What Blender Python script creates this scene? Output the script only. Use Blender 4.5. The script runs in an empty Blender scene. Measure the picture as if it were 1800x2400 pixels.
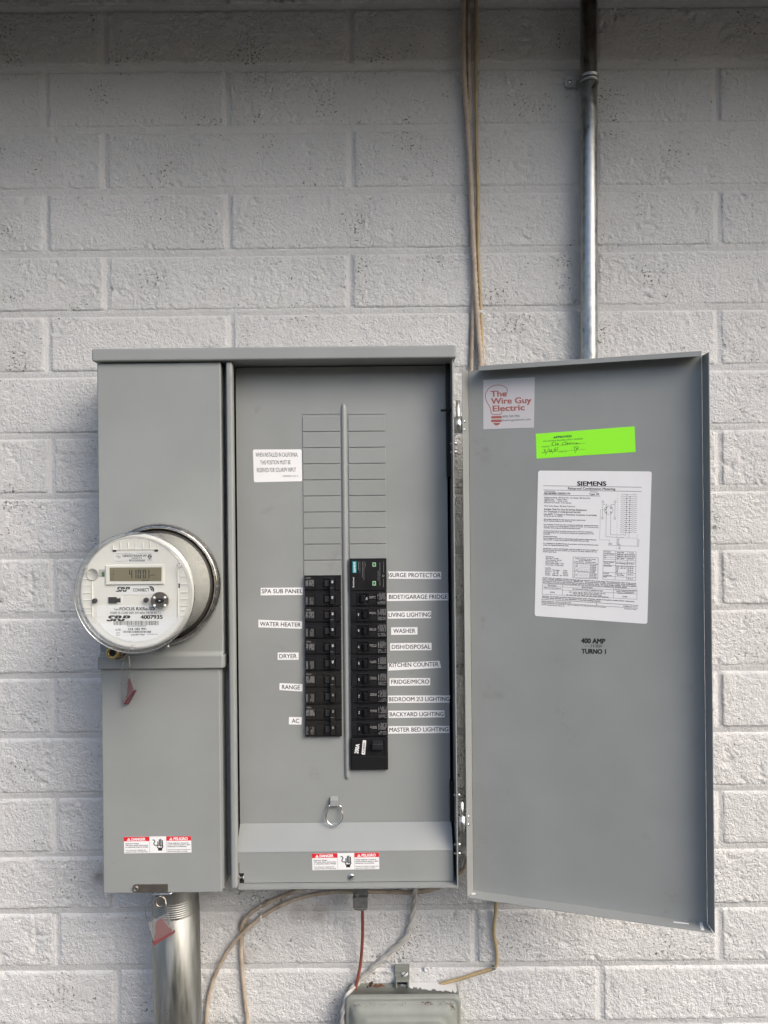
import bpy, math, random
import numpy as np
from mathutils import Vector

# ------------------------------------------------------------------ camera, light, exposure
SC = bpy.context.scene
F_PX, D, ROLL, Z0 = 1720.0, 1228.6, math.radians(0.57), 1.45     # focal length (px of an 1800 px wide frame), distance to wall (mm)
cam_d = bpy.data.cameras.new('camera'); cam = bpy.data.objects.new('camera', cam_d)
SC.collection.objects.link(cam); SC.camera = cam
cam_d.sensor_fit = 'HORIZONTAL'; cam_d.sensor_width = 36.0; cam_d.lens = 36.0 * F_PX / 1800.0
cam_d.clip_start = 0.02; cam_d.clip_end = 500
cam.location = (0, -D / 1000, Z0); cam.rotation_mode = 'XYZ'
cam.rotation_euler = (math.radians(90), ROLL, 0)

SUN_EL, SUN_AZ = math.radians(38), math.radians(45)      # azimuth: to the right of straight out of the wall
w = bpy.data.worlds.new('World'); SC.world = w; w.use_nodes = True
nt = w.node_tree; bg = nt.nodes['Background']
sky = nt.nodes.new('ShaderNodeTexSky'); sky.sky_type = 'NISHITA'; sky.sun_disc = False
sky.sun_elevation = SUN_EL; sky.sun_rotation = math.radians(180) - SUN_AZ
sky.air_density = 1.0; sky.dust_density = 3.3; sky.ozone_density = 1.0
nt.links.new(sky.outputs[0], bg.inputs[0]); bg.inputs[1].default_value = 0.15
sun_d = bpy.data.lights.new('sun', 'SUN'); sun_d.energy = 0.8; sun_d.angle = math.radians(36); sun_d.color = (1, 0.98, 0.955)
sun = bpy.data.objects.new('sun', sun_d); SC.collection.objects.link(sun)
sdir = Vector((math.sin(SUN_AZ) * math.cos(SUN_EL), -math.cos(SUN_AZ) * math.cos(SUN_EL), math.sin(SUN_EL)))
sun.rotation_euler = sdir.to_track_quat('Z', 'Y').to_euler(); sun.location = sdir * 12
SC.view_settings.view_transform = 'Standard'; SC.view_settings.look = 'None'
SC.view_settings.exposure = 1.05; SC.view_settings.gamma = 1.0
SC.view_settings.use_curve_mapping = False

random.seed(4); RNG = np.random.default_rng(11)

# ------------------------------------------------------------------ measuring: photo pixel -> point on a plane of the place (mm; x right, y out of wall is negative, z from lens axis)
CR, SR = math.cos(ROLL), math.sin(ROLL)
def ray(px, py):
    dx, dy = px - 900, py - 1200
    return np.array([dx * CR - dy * SR, F_PX, -(dy * CR + dx * SR)]) / F_PX
def W(px, py, y):
    r = ray(px, py) * (D + y)
    return np.array([r[0], y, r[2]])
class Plane:
    def __init__(s, o, u, v):
        s.o = np.array(o, float); s.u = np.array(u, float); s.v = np.array(v, float)
        s.n = np.cross(s.u, s.v); s.n /= np.linalg.norm(s.n)
        if s.n[1] > 0.001 and abs(s.n[2]) < .9: s.n = -s.n
    def uv(s, p):
        d = ray(*p); c = np.array([0, -D, 0])
        t = np.dot(s.o - c, s.n) / np.dot(d, s.n); q = c + d * t - s.o
        return np.array([np.dot(q, s.u), np.dot(q, s.v)])
    def pt(s, a, h=0.0): return s.o + s.u * a[0] + s.v * a[1] + s.n * h
def wallplane(y): return Plane((0, y, 0), (1, 0, 0), (0, 0, 1))

# ------------------------------------------------------------------ materials
MATS = {}
def nodes(m):
    m.use_nodes = True; t = m.node_tree
    return t, t.nodes, t.links, t.nodes['Principled BSDF']
def mat(name, col, rough=0.5, metal=0.0, var=0.0, vscale=30.0, bump=0.0, bscale=300.0, rvar=0.0, spec=0.5, coat=0.0, var_col=None, stretch=None):
    if name in MATS: return MATS[name]
    m = bpy.data.materials.new(name); t, N, L, P = nodes(m)
    P.inputs['Base Color'].default_value = (*col, 1); P.inputs['Roughness'].default_value = rough
    P.inputs['Metallic'].default_value = metal; P.inputs['Specular IOR Level'].default_value = spec
    if coat: P.inputs['Coat Weight'].default_value = coat
    geo = N.new('ShaderNodeNewGeometry'); src = geo.outputs['Position']
    if stretch:
        mp = N.new('ShaderNodeMapping'); mp.inputs['Scale'].default_value = stretch
        L.new(src, mp.inputs[0]); src = mp.outputs[0]
    if var or rvar:
        n = N.new('ShaderNodeTexNoise'); n.inputs['Scale'].default_value = vscale; n.inputs['Detail'].default_value = 5
        n.inputs['Roughness'].default_value = 0.6; L.new(src, n.inputs['Vector'])
        if var:
            r = N.new('ShaderNodeValToRGB'); r.color_ramp.elements[0].position = .3; r.color_ramp.elements[1].position = .72
            vc = var_col or tuple(c * (1 - var) for c in col)
            r.color_ramp.elements[0].color = (*vc, 1); r.color_ramp.elements[1].color = (*col, 1)
            L.new(n.outputs['Fac'], r.inputs[0]); L.new(r.outputs[0], P.inputs['Base Color'])
        if rvar:
            mr = N.new('ShaderNodeMapRange'); mr.inputs['From Min'].default_value = .3; mr.inputs['From Max'].default_value = .7
            mr.inputs['To Min'].default_value = max(rough - rvar, .05); mr.inputs['To Max'].default_value = min(rough + rvar, 1)
            L.new(n.outputs['Fac'], mr.inputs[0]); L.new(mr.outputs[0], P.inputs['Roughness'])
    if bump:
        n2 = N.new('ShaderNodeTexNoise'); n2.inputs['Scale'].default_value = bscale; n2.inputs['Detail'].default_value = 3
        L.new(src, n2.inputs['Vector'])
        b = N.new('ShaderNodeBump'); b.inputs['Strength'].default_value = 1.0; b.inputs['Distance'].default_value = bump
        L.new(n2.outputs['Fac'], b.inputs['Height']); L.new(b.outputs[0], P.inputs['Normal'])
    MATS[name] = m; return m

def wall_paint(name, grain):
    m = bpy.data.materials.new(name); t, N, L, P = nodes(m)
    P.inputs['Roughness'].default_value = 0.55; P.inputs['Specular IOR Level'].default_value = 0.35
    geo = N.new('ShaderNodeNewGeometry'); pos = geo.outputs['Position']
    def noise(s, det=4, ro=.55, dist=0.0):
        n = N.new('ShaderNodeTexNoise'); n.inputs['Scale'].default_value = s; n.inputs['Detail'].default_value = det
        n.inputs['Roughness'].default_value = ro; n.inputs['Distortion'].default_value = dist; L.new(pos, n.inputs['Vector']); return n.outputs['Fac']
    def math_(op, a, b=None, c=None):
        q = N.new('ShaderNodeMath'); q.operation = op
        for i, x in enumerate((a, b, c)):
            if x is None: continue
            if isinstance(x, (int, float)): q.inputs[i].default_value = x
            else: L.new(x, q.inputs[i])
        return q.outputs[0]
    def mapr(x, a, b, c, d):
        q = N.new('ShaderNodeMapRange'); q.interpolation_type = 'SMOOTHSTEP'
        for i, v in enumerate((a, b, c, d)): q.inputs[i + 1].default_value = v
        L.new(x, q.inputs[0]); return q.outputs[0]
    # ragged pits, gathered in areas: shade and bare block both put into the colour
    area = mapr(noise(12, 3), .47, .70, 0, 1)
    pits = math_('ADD', noise(260, 3, .6, .5), math_('MULTIPLY', area, .10))
    hole = math_('MULTIPLY', mapr(pits, .674, .712, 0, .97), grain)
    tone = N.new('ShaderNodeValToRGB'); tone.color_ramp.elements[0].position = .3; tone.color_ramp.elements[1].position = .7
    tone.color_ramp.elements[0].color = (.635, .635, .62, 1); tone.color_ramp.elements[1].color = (.705, .705, .69, 1)
    L.new(noise(5, 4), tone.inputs[0])
    mix = N.new('ShaderNodeMix'); mix.data_type = 'RGBA'; L.new(hole, mix.inputs['Factor'])
    L.new(tone.outputs[0], mix.inputs['A']); mix.inputs['B'].default_value = (.17, .16, .145, 1)
    out = mix.outputs['Result']
    for (p, rad, st) in STAINS:     # rusty / dusty stains on the paint
        d = N.new('ShaderNodeVectorMath'); d.operation = 'DISTANCE'; L.new(pos, d.inputs[0]); d.inputs[1].default_value = p
        fac = math_('MULTIPLY', mapr(math_('ADD', d.outputs['Value'], math_('MULTIPLY', noise(60), rad * .9)), rad * .55, rad * 1.3, st, 0), 1.0)
        mx = N.new('ShaderNodeMix'); mx.data_type = 'RGBA'; L.new(fac, mx.inputs['Factor']); L.new(out, mx.inputs['A'])
        mx.inputs['B'].default_value = (.22, .17, .12, 1); out = mx.outputs['Result']
    L.new(out, P.inputs['Base Color'])
    hgt = math_('ADD', math_('MULTIPLY', noise(270, 5, .62, .8), 1.0 if grain > .5 else .85), math_('MULTIPLY', noise(95, 2), .5))
    warp = N.new('ShaderNodeTexNoise'); warp.inputs['Scale'].default_value = 160; warp.inputs['Detail'].default_value = 2; L.new(pos, warp.inputs['Vector'])
    wv = N.new('ShaderNodeVectorMath'); wv.operation = 'MULTIPLY_ADD'; L.new(warp.outputs['Color'], wv.inputs[0]); wv.inputs[1].default_value = (.010, .010, .010); L.new(pos, wv.inputs[2])
    vo = N.new('ShaderNodeTexVoronoi'); vo.inputs['Scale'].default_value = 165; L.new(wv.outputs[0], vo.inputs['Vector'])
    patch = mapr(noise(22, 3), .35, .65, .15, 1.0)
    hgt = math_('SUBTRACT', hgt, math_('MULTIPLY', math_('MULTIPLY', vo.outputs['Distance'], patch), .55 * grain))
    hgt = math_('SUBTRACT', hgt, math_('MULTIPLY', hole, 1.2))
    b = N.new('ShaderNodeBump'); b.inputs['Strength'].default_value = 1.0; b.inputs['Distance'].default_value = 0.0034
    L.new(hgt, b.inputs['Height']); L.new(b.outputs[0], P.inputs['Normal'])
    MATS[name] = m; return m
def wpt(px, py, y=0.0):
    p = W(px, py, y); return (p[0] / 1000, p[1] / 1000, p[2] / 1000 + Z0)
STAINS = [(wpt(232, 2055), .020, .5), (wpt(572, 2165), .022, .75), (wpt(700, 2140), .03, .35), (wpt(745, 2142), .028, .4), (wpt(578, 2240), .03, .35)]

def clear_plastic(name, tint=(.93, .94, .93), rough=.03, ior=1.5, haze=0.06):
    m = bpy.data.materials.new(name); m.use_nodes = True; t = m.node_tree; N, L = t.nodes, t.links
    N.remove(N['Principled BSDF']); o = N['Material Output']
    tr = N.new('ShaderNodeBsdfTransparent'); tr.inputs[0].default_value = (*tint, 1)
    df = N.new('ShaderNodeBsdfDiffuse'); df.inputs[0].default_value = (.75, .76, .74, 1)
    gl = N.new('ShaderNodeBsdfGlossy'); gl.inputs['Roughness'].default_value = rough
    lw = N.new('ShaderNodeLayerWeight'); lw.inputs['Blend'].default_value = .5
    pw = N.new('ShaderNodeMath'); pw.operation = 'POWER'; L.new(lw.outputs['Facing'], pw.inputs[0]); pw.inputs[1].default_value = 4.0
    fr = N.new('ShaderNodeMath'); fr.operation = 'MULTIPLY_ADD'; L.new(pw.outputs[0], fr.inputs[0]); fr.inputs[1].default_value = .6; fr.inputs[2].default_value = .05
    m0 = N.new('ShaderNodeMixShader'); m0.inputs[0].default_value = haze; L.new(tr.outputs[0], m0.inputs[1]); L.new(df.outputs[0], m0.inputs[2])
    m1 = N.new('ShaderNodeMixShader'); L.new(fr.outputs[0], m1.inputs[0]); L.new(m0.outputs[0], m1.inputs[1]); L.new(gl.outputs[0], m1.inputs[2])
    L.new(m1.outputs[0], o.inputs[0]); MATS[name] = m; return m

GREY = mat('grey_enamel', (.270, .283, .274), .38, var=.09, vscale=9, bump=.00005, bscale=900, rvar=.1)
def scuffs(m):
    t, N, L, P = nodes(m); link = P.inputs['Base Color'].links[0]; src = link.from_socket
    geo = N.new('ShaderNodeNewGeometry'); n = N.new('ShaderNodeTexNoise'); n.inputs['Scale'].default_value = 16; n.inputs['Detail'].default_value = 8; n.inputs['Roughness'].default_value = .7
    L.new(geo.outputs['Position'], n.inputs['Vector']); r = N.new('ShaderNodeMapRange'); r.inputs[1].default_value = .62; r.inputs[2].default_value = .78; r.inputs[3].default_value = 0; r.inputs[4].default_value = .6
    L.new(n.outputs['Fac'], r.inputs[0]); mx = N.new('ShaderNodeMix'); mx.data_type = 'RGBA'; L.new(r.outputs[0], mx.inputs['Factor']); L.new(src, mx.inputs['A']); mx.inputs['B'].default_value = (.15, .145, .13, 1)
    L.new(mx.outputs['Result'], P.inputs['Base Color'])
    n3 = N.new('ShaderNodeTexNoise'); n3.inputs['Scale'].default_value = 5; n3.inputs['Detail'].default_value = 2; L.new(geo.outputs['Position'], n3.inputs['Vector'])
    b = N.new('ShaderNodeBump'); b.inputs['Strength'].default_value = 1; b.inputs['Distance'].default_value = .004; L.new(n3.outputs['Fac'], b.inputs['Height'])
    old = P.inputs['Normal'].links[0].from_node; L.new(b.outputs[0], old.inputs['Normal'])      # slight waviness of the sheet
scuffs(GREY)
ZINC = mat('zinc_steel', (.62, .63, .62), .3, metal=1, var=.25, vscale=90, rvar=.12)
GALV = mat('galvanized_steel', (.50, .52, .515), .40, metal=1, var=.5, vscale=85, rvar=.15, stretch=(1, 1, .7))
GALVB = mat('galvanized_rigid', (.40, .41, .395), .50, metal=1, var=.45, vscale=75, rvar=.14, bump=.0002, bscale=200, stretch=(1, 1, .12), var_col=(.24, .24, .21))
STEEL = mat('dull_steel', (.40, .36, .31), .45, metal=1, var=.3, vscale=120)
CHROME = mat('bright_wire_and_highlight', (.78, .78, .76), .16, metal=1)
RING = mat('ring_steel', (.52, .50, .47), .24, metal=1, var=.4, vscale=110, rvar=.1)
BRASS = mat('brass', (.58, .42, .16), .32, metal=1)
BLACK = mat('black_plastic', (.010, .010, .011), .42, spec=.3, rvar=.1, vscale=60)
BLACK2 = mat('black_plastic_worn', (.018, .017, .015), .45, spec=.3, var=.4, vscale=90)
DARK = mat('void_shade', (.01, .01, .01), .8)  # near-black put in for the shade inside gaps, slots and openings
GAPFILL = mat('dark_gap_fill', (.03, .028, .025), .6)
PRINT = mat('printed_grey', (.34, .34, .33), .6)
WHITEP = mat('white_print', (.80, .80, .80), .5)
PAPER = mat('white_label', (.78, .78, .77), .42, var=.03, vscale=60)
INK = mat('black_ink', (.015, .015, .015), .5)
INKG = mat('grey_ink', (.13, .13, .13), .5)
RED = mat('danger_red', (.62, .02, .03), .4)
GREEN = mat('fluorescent_green', (.29, .90, .025), .45)
GREENINK = mat('dark_green_ink', (.01, .12, .05), .5)
CARD = mat('silver_card', (.50, .49, .50), .45)
RUST = mat('brick_red_ink', (.32, .10, .08), .5)
TEAL = mat('teal_print', (.01, .22, .25), .5)
LEDG = mat('led_green', (.03, .14, .04), .3)
PALEG = mat('pale_green', (.35, .55, .36), .5)
METERW = mat('meter_white_plastic', (.76, .75, .70), .4, var=.04, vscale=25)
METERD = mat('meter_grey_plastic', (.42, .42, .39), .5)
LCD = mat('lcd_glass', (.20, .18, .11), .2)
LCDINK = mat('lcd_segment', (.012, .011, .016), .3)
CLEAR = clear_plastic('clear_cover', haze=.05)
CLEART = clear_plastic('clear_tag', (.9, .88, .87), .08, 1.45, .10)
MAROON = mat('maroon_plastic', (.12, .03, .04), .35)
PINK = mat('dusty_red_plastic', (.20, .055, .055), .4)
CREAM = mat('beige_jacket', (.50, .41, .32), .55, var=.25, vscale=60, bump=.0003, bscale=400)
CREAM2 = mat('dirty_beige_jacket', (.52, .45, .36), .6, var=.5, vscale=45, bump=.0003, bscale=350, var_col=(.27, .21, .15))
YELLOW = mat('yellowed_jacket', (.47, .36, .19), .5, var=.3, vscale=60)
OFFW = mat('off_white_jacket', (.50, .49, .45), .5, var=.35, vscale=60)
COPPER = mat('red_brown_copper', (.26, .075, .05), .42, var=.35, vscale=70)
CAST = mat('cast_zinc', (.30, .30, .29), .5, metal=.7, var=.3, vscale=150, bump=.0003, bscale=500)
TELE = mat('weathered_grey_plastic', (.25, .265, .235), .55, var=.22, vscale=22, bump=.0002, bscale=200)
GRIT = mat('grit', (.17, .11, .075), .9, var=.5, vscale=400)
LEAF = mat('dry_leaf', (.14, .065, .03), .7, var=.4, vscale=200)
PAINTW = mat('old_white_paint', (.66, .66, .65), .6)
WALL = wall_paint('painted_block', 1.0)
JOINT = wall_paint('painted_mortar', 0.0)
CONC = mat('yard_gravel', (.10, .092, .082), .8, var=.2, vscale=3, bump=.001, bscale=80)
STUCCO = mat('tan_stucco', (.26, .22, .17), .85, var=.12, vscale=4, bump=.001, bscale=60)
SHINGLE = mat('brown_shingle', (.09, .075, .065), .85, var=.3, vscale=8)
PANE = mat('window_glass', (.03, .035, .04), .08)
WOODM = mat('roof_board', (.115, .08, .055), .7, var=.35, vscale=6, stretch=(6, .6, 6))

# ------------------------------------------------------------------ mesh building
class MB:
    def __init__(s): s.v, s.f, s.m, s.sm, s.mats = [], [], [], [], []
    def mi(s, m):
        if m not in s.mats: s.mats.append(m)
        return s.mats.index(m)
    def add(s, vs, fs, m, smooth=False):
        b = len(s.v); k = s.mi(m); s.v.extend([tuple(map(float, p)) for p in vs])
        for f in fs: s.f.append([b + i for i in f]); s.m.append(k); s.sm.append(smooth)
        return s
    def box(s, x0, x1, y0, y1, z0, z1, m):
        vs = [(x, y, z) for x in (x0, x1) for y in (y0, y1) for z in (z0, z1)]
        return s.add(vs, [(0, 1, 3, 2), (4, 6, 7, 5), (0, 4, 5, 1), (2, 3, 7, 6), (0, 2, 6, 4), (1, 5, 7, 3)], m)
    def prism(s, pts, vec, m, smooth=False):     # polygon pts (3d) extruded along vec
        n = len(pts); a = [np.array(p, float) for p in pts]; b = [p + np.array(vec, float) for p in a]
        fs = [list(range(n - 1, -1, -1)), list(range(n, 2 * n))] + [(i, (i + 1) % n, n + (i + 1) % n, n + i) for i in range(n)]
        return s.add(a + b, fs, m, smooth)
    def poly(s, pts, m): return s.add(pts, [list(range(len(pts)))], m)
    def lathe(s, prof, c, m, n=64, axis='y', caps=False):     # prof: (r, t) along axis
        vs, fs = [], []
        for r, t in prof:
            for i in range(n):
                a = 2 * math.pi * i / n; ca, sa = r * math.cos(a), r * math.sin(a)
                vs.append((c[0] + ca, c[1] + t, c[2] + sa) if axis == 'y' else (c[0] + ca, c[1] + sa, c[2] + t) if axis == 'z' else (c[0] + t, c[1] + ca, c[2] + sa))
        for j in range(len(prof) - 1):
            for i in range(n): fs.append((j * n + i, j * n + (i + 1) % n, (j + 1) * n + (i + 1) % n, (j + 1) * n + i))
        if caps: fs.append(list(range(n))); fs.append([(len(prof) - 1) * n + i for i in range(n - 1, -1, -1)])
        return s.add(vs, fs, m, True)
    def tube(s, pts, r, m, n=10, step=4.0, lobes=0, amp=0.0, twist=0.0, closed=False, straight=False):
        P = [np.array(p, float) for p in pts]; Q = []
        if straight: Q = P
        else:
            for i in range(len(P) - 1):
                p0, p1, p2, p3 = P[max(i - 1, 0)], P[i], P[i + 1], P[min(i + 2, len(P) - 1)]
                k = max(2, int(np.linalg.norm(p2 - p1) / step))
                for j in range(k):
                    t = j / k; Q.append(.5 * ((2 * p1) + (p2 - p0) * t + (2 * p0 - 5 * p1 + 4 * p2 - p3) * t * t + (-p0 + 3 * p1 - 3 * p2 + p3) * t ** 3))
            Q.append(P[-1])
        nrm = None; vs, fs = [], []; L = 0
        for i, q in enumerate(Q):
            t = Q[min(i + 1, len(Q) - 1)] - Q[max(i - 1, 0)]; t /= (np.linalg.norm(t) + 1e-9)
            if nrm is None:
                nrm = np.cross(t, (0, 1, 0)) if abs(t[1]) < .9 else np.cross(t, (1, 0, 0))
            nrm = nrm - t * np.dot(nrm, t); nrm /= (np.linalg.norm(nrm) + 1e-9); bi = np.cross(t, nrm)
            if i: L += np.linalg.norm(q - Q[i - 1])
            for j in range(n):
                a = 2 * math.pi * j / n; rr = r * (1 + amp * math.cos(lobes * (a - twist * L))) if lobes else r
                vs.append(q + nrm * (rr * math.cos(a)) + bi * (rr * math.sin(a)))
        for i in range(len(Q) - 1):
            for j in range(n): fs.append((i * n + j, i * n + (j + 1) % n, (i + 1) * n + (j + 1) % n, (i + 1) * n + j))
        fs.append(list(range(n - 1, -1, -1))); fs.append([(len(Q) - 1) * n + j for j in range(n)])
        return s.add(vs, fs, m, True)
    def ball(s, c, r, m, n=12, sq=1.0):
        prof = [(max(r * math.sin(math.pi * i / 8), .01), -r * sq * math.cos(math.pi * i / 8)) for i in range(9)]
        return s.lathe(prof, c, m, n)
    # ---- flat print on a plane, given in photo pixels
    def plate(s, pl, px, m, th=.3, rad=0, h0=0.0):
        if rad: px = round_poly(px, rad)
        uv = [pl.uv(p) for p in px]
        return s.prism([pl.pt(a, h0) for a in uv], pl.n * th, m)
    def flat(s, pl, px, m, h=.45): return s.poly([pl.pt(pl.uv(p), h) for p in px], m)
    def stroke(s, pl, pts, wpx, m, h=.45):
        for a, b in zip(pts[:-1], pts[1:]):
            a = np.array(a, float); b = np.array(b, float); d = b - a; l = np.linalg.norm(d)
            if l < 1e-6: continue
            d /= l; q = np.array([-d[1], d[0]]) * wpx / 2; e = d * wpx * .3
            s.flat(pl, [a - e + q, b + e + q, b + e - q, a - e - q], m, h); h += .004
        return s
    def text(s, pl, t, p0, p1, hpx, m, h=.45, bold=0.0, shear=0.0):
        V, Fc, wd, cap = text_mesh(t, bold, shear)
        p0 = np.array(p0, float); p1 = np.array(p1, float); d = p1 - p0; l = np.linalg.norm(d)
        up = np.array([d[1], -d[0]]) / l * hpx
        a = pl.uv(p0); e = pl.uv(p1) - a; u = pl.uv(p0 + up) - a
        sh = [(0, 0)] if bold <= 0 else [(-bold, 0), (bold, 0)] if bold < .009 else [(-bold, -bold * .6), (bold, bold * .6), (-bold, bold * .6), (bold, -bold * .6)]
        for i, (ox, oy) in enumerate(sh):
            s.add([pl.pt(a + e * ((x + ox) / wd) + u * ((y + oy) / cap), h + .006 * i) for x, y in V], Fc, m)
        return s

def round_poly(px, rad, k=5):
    out = []; n = len(px); P = [np.array(p, float) for p in px]
    for i in range(n):
        a, b, c = P[i - 1], P[i], P[(i + 1) % n]
        d1 = (a - b) / np.linalg.norm(a - b); d2 = (c - b) / np.linalg.norm(c - b)
        for j in range(k + 1):
            t = j / k; out.append(b + d1 * rad * (1 - t) ** 2 + d2 * rad * t ** 2)
    return out

TXT = {}
def text_mesh(t, bold, shear):
    key = (t, bold, shear)
    if key in TXT: return TXT[key]
    c = bpy.data.curves.new('t', 'FONT'); c.body = t; c.size = 1; c.fill_mode = 'FRONT'; c.resolution_u = 3; c.shear = shear
    o = bpy.data.objects.new('t', c); SC.collection.objects.link(o)
    dg = bpy.context.evaluated_depsgraph_get(); me = o.evaluated_get(dg).to_mesh()
    V = [(v.co.x, v.co.y) for v in me.vertices]; Fc = [tuple(p.vertices) for p in me.polygons]
    o.evaluated_get(dg).to_mesh_clear(); bpy.data.objects.remove(o); bpy.data.curves.remove(c)
    if not V: V, Fc = [(0, 0), (1, 0), (1, .7)], [(0, 1, 2)]
    x0 = min(v[0] for v in V); x1 = max(v[0] for v in V)
    if t == 'H': return max(v[1] for v in V)
    TXT[key] = ([(x - x0, y) for x, y in V], Fc, x1 - x0, CAPH)
    return TXT[key]

CAPH = text_mesh('H', 0, 0)

# ------------------------------------------------------------------ objects
BASE = {}
def tag(o, label=None, cat=None, group=None, kind=None):
    for k, v in (('label', label), ('category', cat), ('group', group), ('kind', kind)):
        if v: o[k] = v
    return o
def thing(name, base, label, cat, group=None, kind=None):
    o = bpy.data.objects.new(name, None); SC.collection.objects.link(o); o.empty_display_size = .05
    o.location = (base[0] / 1000, base[1] / 1000, base[2] / 1000 + Z0); BASE[o.name] = np.array(base, float)
    return tag(o, label, cat, group, kind)
def obj(name, mb, parent=None, label=None, cat=None, group=None, kind=None, bevel=0.0, seg=2, smooth_angle=None):
    V = np.array(mb.v)
    if parent is not None: B = BASE[parent.name]
    else: B = np.array([(V[:, 0].min() + V[:, 0].max()) / 2, (V[:, 1].min() + V[:, 1].max()) / 2, V[:, 2].min()])
    me = bpy.data.meshes.new(name); me.from_pydata(((V - B) / 1000).tolist(), [], mb.f)
    for m in mb.mats: me.materials.append(m)
    me.polygons.foreach_set('material_index', mb.m); me.polygons.foreach_set('use_smooth', mb.sm); me.update()
    o = bpy.data.objects.new(name, me); SC.collection.objects.link(o); BASE[o.name] = B
    if parent is not None: o.parent = parent
    else: o.location = (B[0] / 1000, B[1] / 1000, B[2] / 1000 + Z0)
    if bevel:
        b = o.modifiers.new('Bevel', 'BEVEL'); b.width = bevel / 1000; b.segments = seg; b.limit_method = 'ANGLE'; b.angle_limit = math.radians(35)
        me.polygons.foreach_set('use_smooth', [True] * len(me.polygons)); b.harden_normals = True
    return tag(o, label, cat, group, kind)

# ------------------------------------------------------------------ the setting: ground, wall, roof
g = MB(); g.box(-60000, 60000, -60000, 60, -1450 - 120, -1450, CONC)
obj('ground', g, kind='structure')

LEFT = [20, 163, 307, 452, 598, 738, 880, 1024, 1165, 1306, 1446, 1587, 1727, 1868, 2006, 2139, 2273, 2412]
RIGHT = [7, 150, 292, 439, 579, 718, 860, 1000, 1144, 1283, 1423, 1567, 1710, 1848, 1985, 2123, 2258, 2396]
lines = []
for a, b in zip(LEFT, RIGHT):
    p, q = W(0, a, 0), W(1800, b, 0); sl = (q[2] - p[2]) / (q[0] - p[0]); lines.append((p[2] - sl * p[0], sl))
pitch = (lines[0][0] - lines[-1][0]) / 17
FIRST = -1                                   # courses above the first measured joint
allz = [(lines[0][0] + pitch * k, 0.0) for k in range(-FIRST, 0, -1)] + lines
while allz[-1][0] > -1450 + 20: allz.append((allz[-1][0] - pitch, 0.0))
WALL_TOP = allz[0][0]
wl = thing('block_wall', (0, 0, -1450), 'off-white painted concrete block wall with rough pitted faces', 'wall')
wc = MB(); wc.box(-5000, 5000, 8, 190, -1450, WALL_TOP + 25, JOINT)
obj('wall_core', wc, wl)

def vnoise(x, z, s, seed):
    r = np.random.default_rng(seed); T = r.random((64, 64)); gx, gz = x / s, z / s
    ix, iz = np.floor(gx).astype(int), np.floor(gz).astype(int); fx, fz = gx - ix, gz - iz
    fx = fx * fx * (3 - 2 * fx); fz = fz * fz * (3 - 2 * fz)
    t = lambda i, j: T[i % 64, j % 64]
    return (t(ix, iz) * (1 - fx) + t(ix + 1, iz) * fx) * (1 - fz) + (t(ix, iz + 1) * (1 - fx) + t(ix + 1, iz + 1) * fx) * fz

def block_mesh(L, H, seed):
    nx, nz = int(L / 3.0), int(H / 3.0)
    x = np.linspace(-L / 2, L / 2, nx + 1); z = np.linspace(-H / 2, H / 2, nz + 1); X, Zz = np.meshgrid(x, z, indexing='ij')
    ux, uz = X + 1000, Zz + 1000; r = np.random.default_rng(seed); rough = r.uniform(.6, 1.25)
    h = rough * (1.2 * (vnoise(ux, uz, 7, seed) - .5) + 1.0 * (vnoise(ux, uz, 3.7, seed + 1) - .5)) + .8 * (vnoise(ux, uz, 40, seed + 2) - .5)
    pit = np.clip(vnoise(ux, uz, 26, seed + 3) * vnoise(ux, uz, 6, seed + 4) - .56, 0, 1) * 14
    h -= np.minimum(pit, 2.6)
    d = np.minimum(L / 2 - np.abs(X), H / 2 - np.abs(Zz)) + 1.8 * (vnoise(ux, uz, 11, seed + 5) - .5)
    corner = np.hypot(np.maximum(np.abs(X) - (L / 2 - 9), 0), np.maximum(np.abs(Zz) - (H / 2 - 9), 0)); d = np.minimum(d, 9 - corner + 0.5)
    h -= 2.6 * np.exp(-np.clip(d, 0, 99) ** 2 / 6.0) + 1.2 * (d < 0)
    h[0, :] = h[-1, :] = -6; h[:, 0] = h[:, -1] = -6
    V = np.stack([X, -h, Zz], -1).reshape(-1, 3) / 1000
    F = [(i * (nz + 1) + j, i * (nz + 1) + j + 1, (i + 1) * (nz + 1) + j + 1, (i + 1) * (nz + 1) + j) for i in range(nx) for j in range(nz)]
    F = [f[::-1] for f in F]
    me = bpy.data.meshes.new('block'); me.from_pydata(V.tolist(), [], F); me.materials.append(WALL)
    me.polygons.foreach_set('use_smooth', [True] * len(F)); me.update(); return me
BL, BH, JN = 410.0, pitch, 7.2
full = [block_mesh(BL - JN, BH - JN, 100 + 17 * k) for k in range(12)]
cut = [block_mesh(300 - JN, BH - JN, 900 + 17 * k) for k in range(3)]
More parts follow.
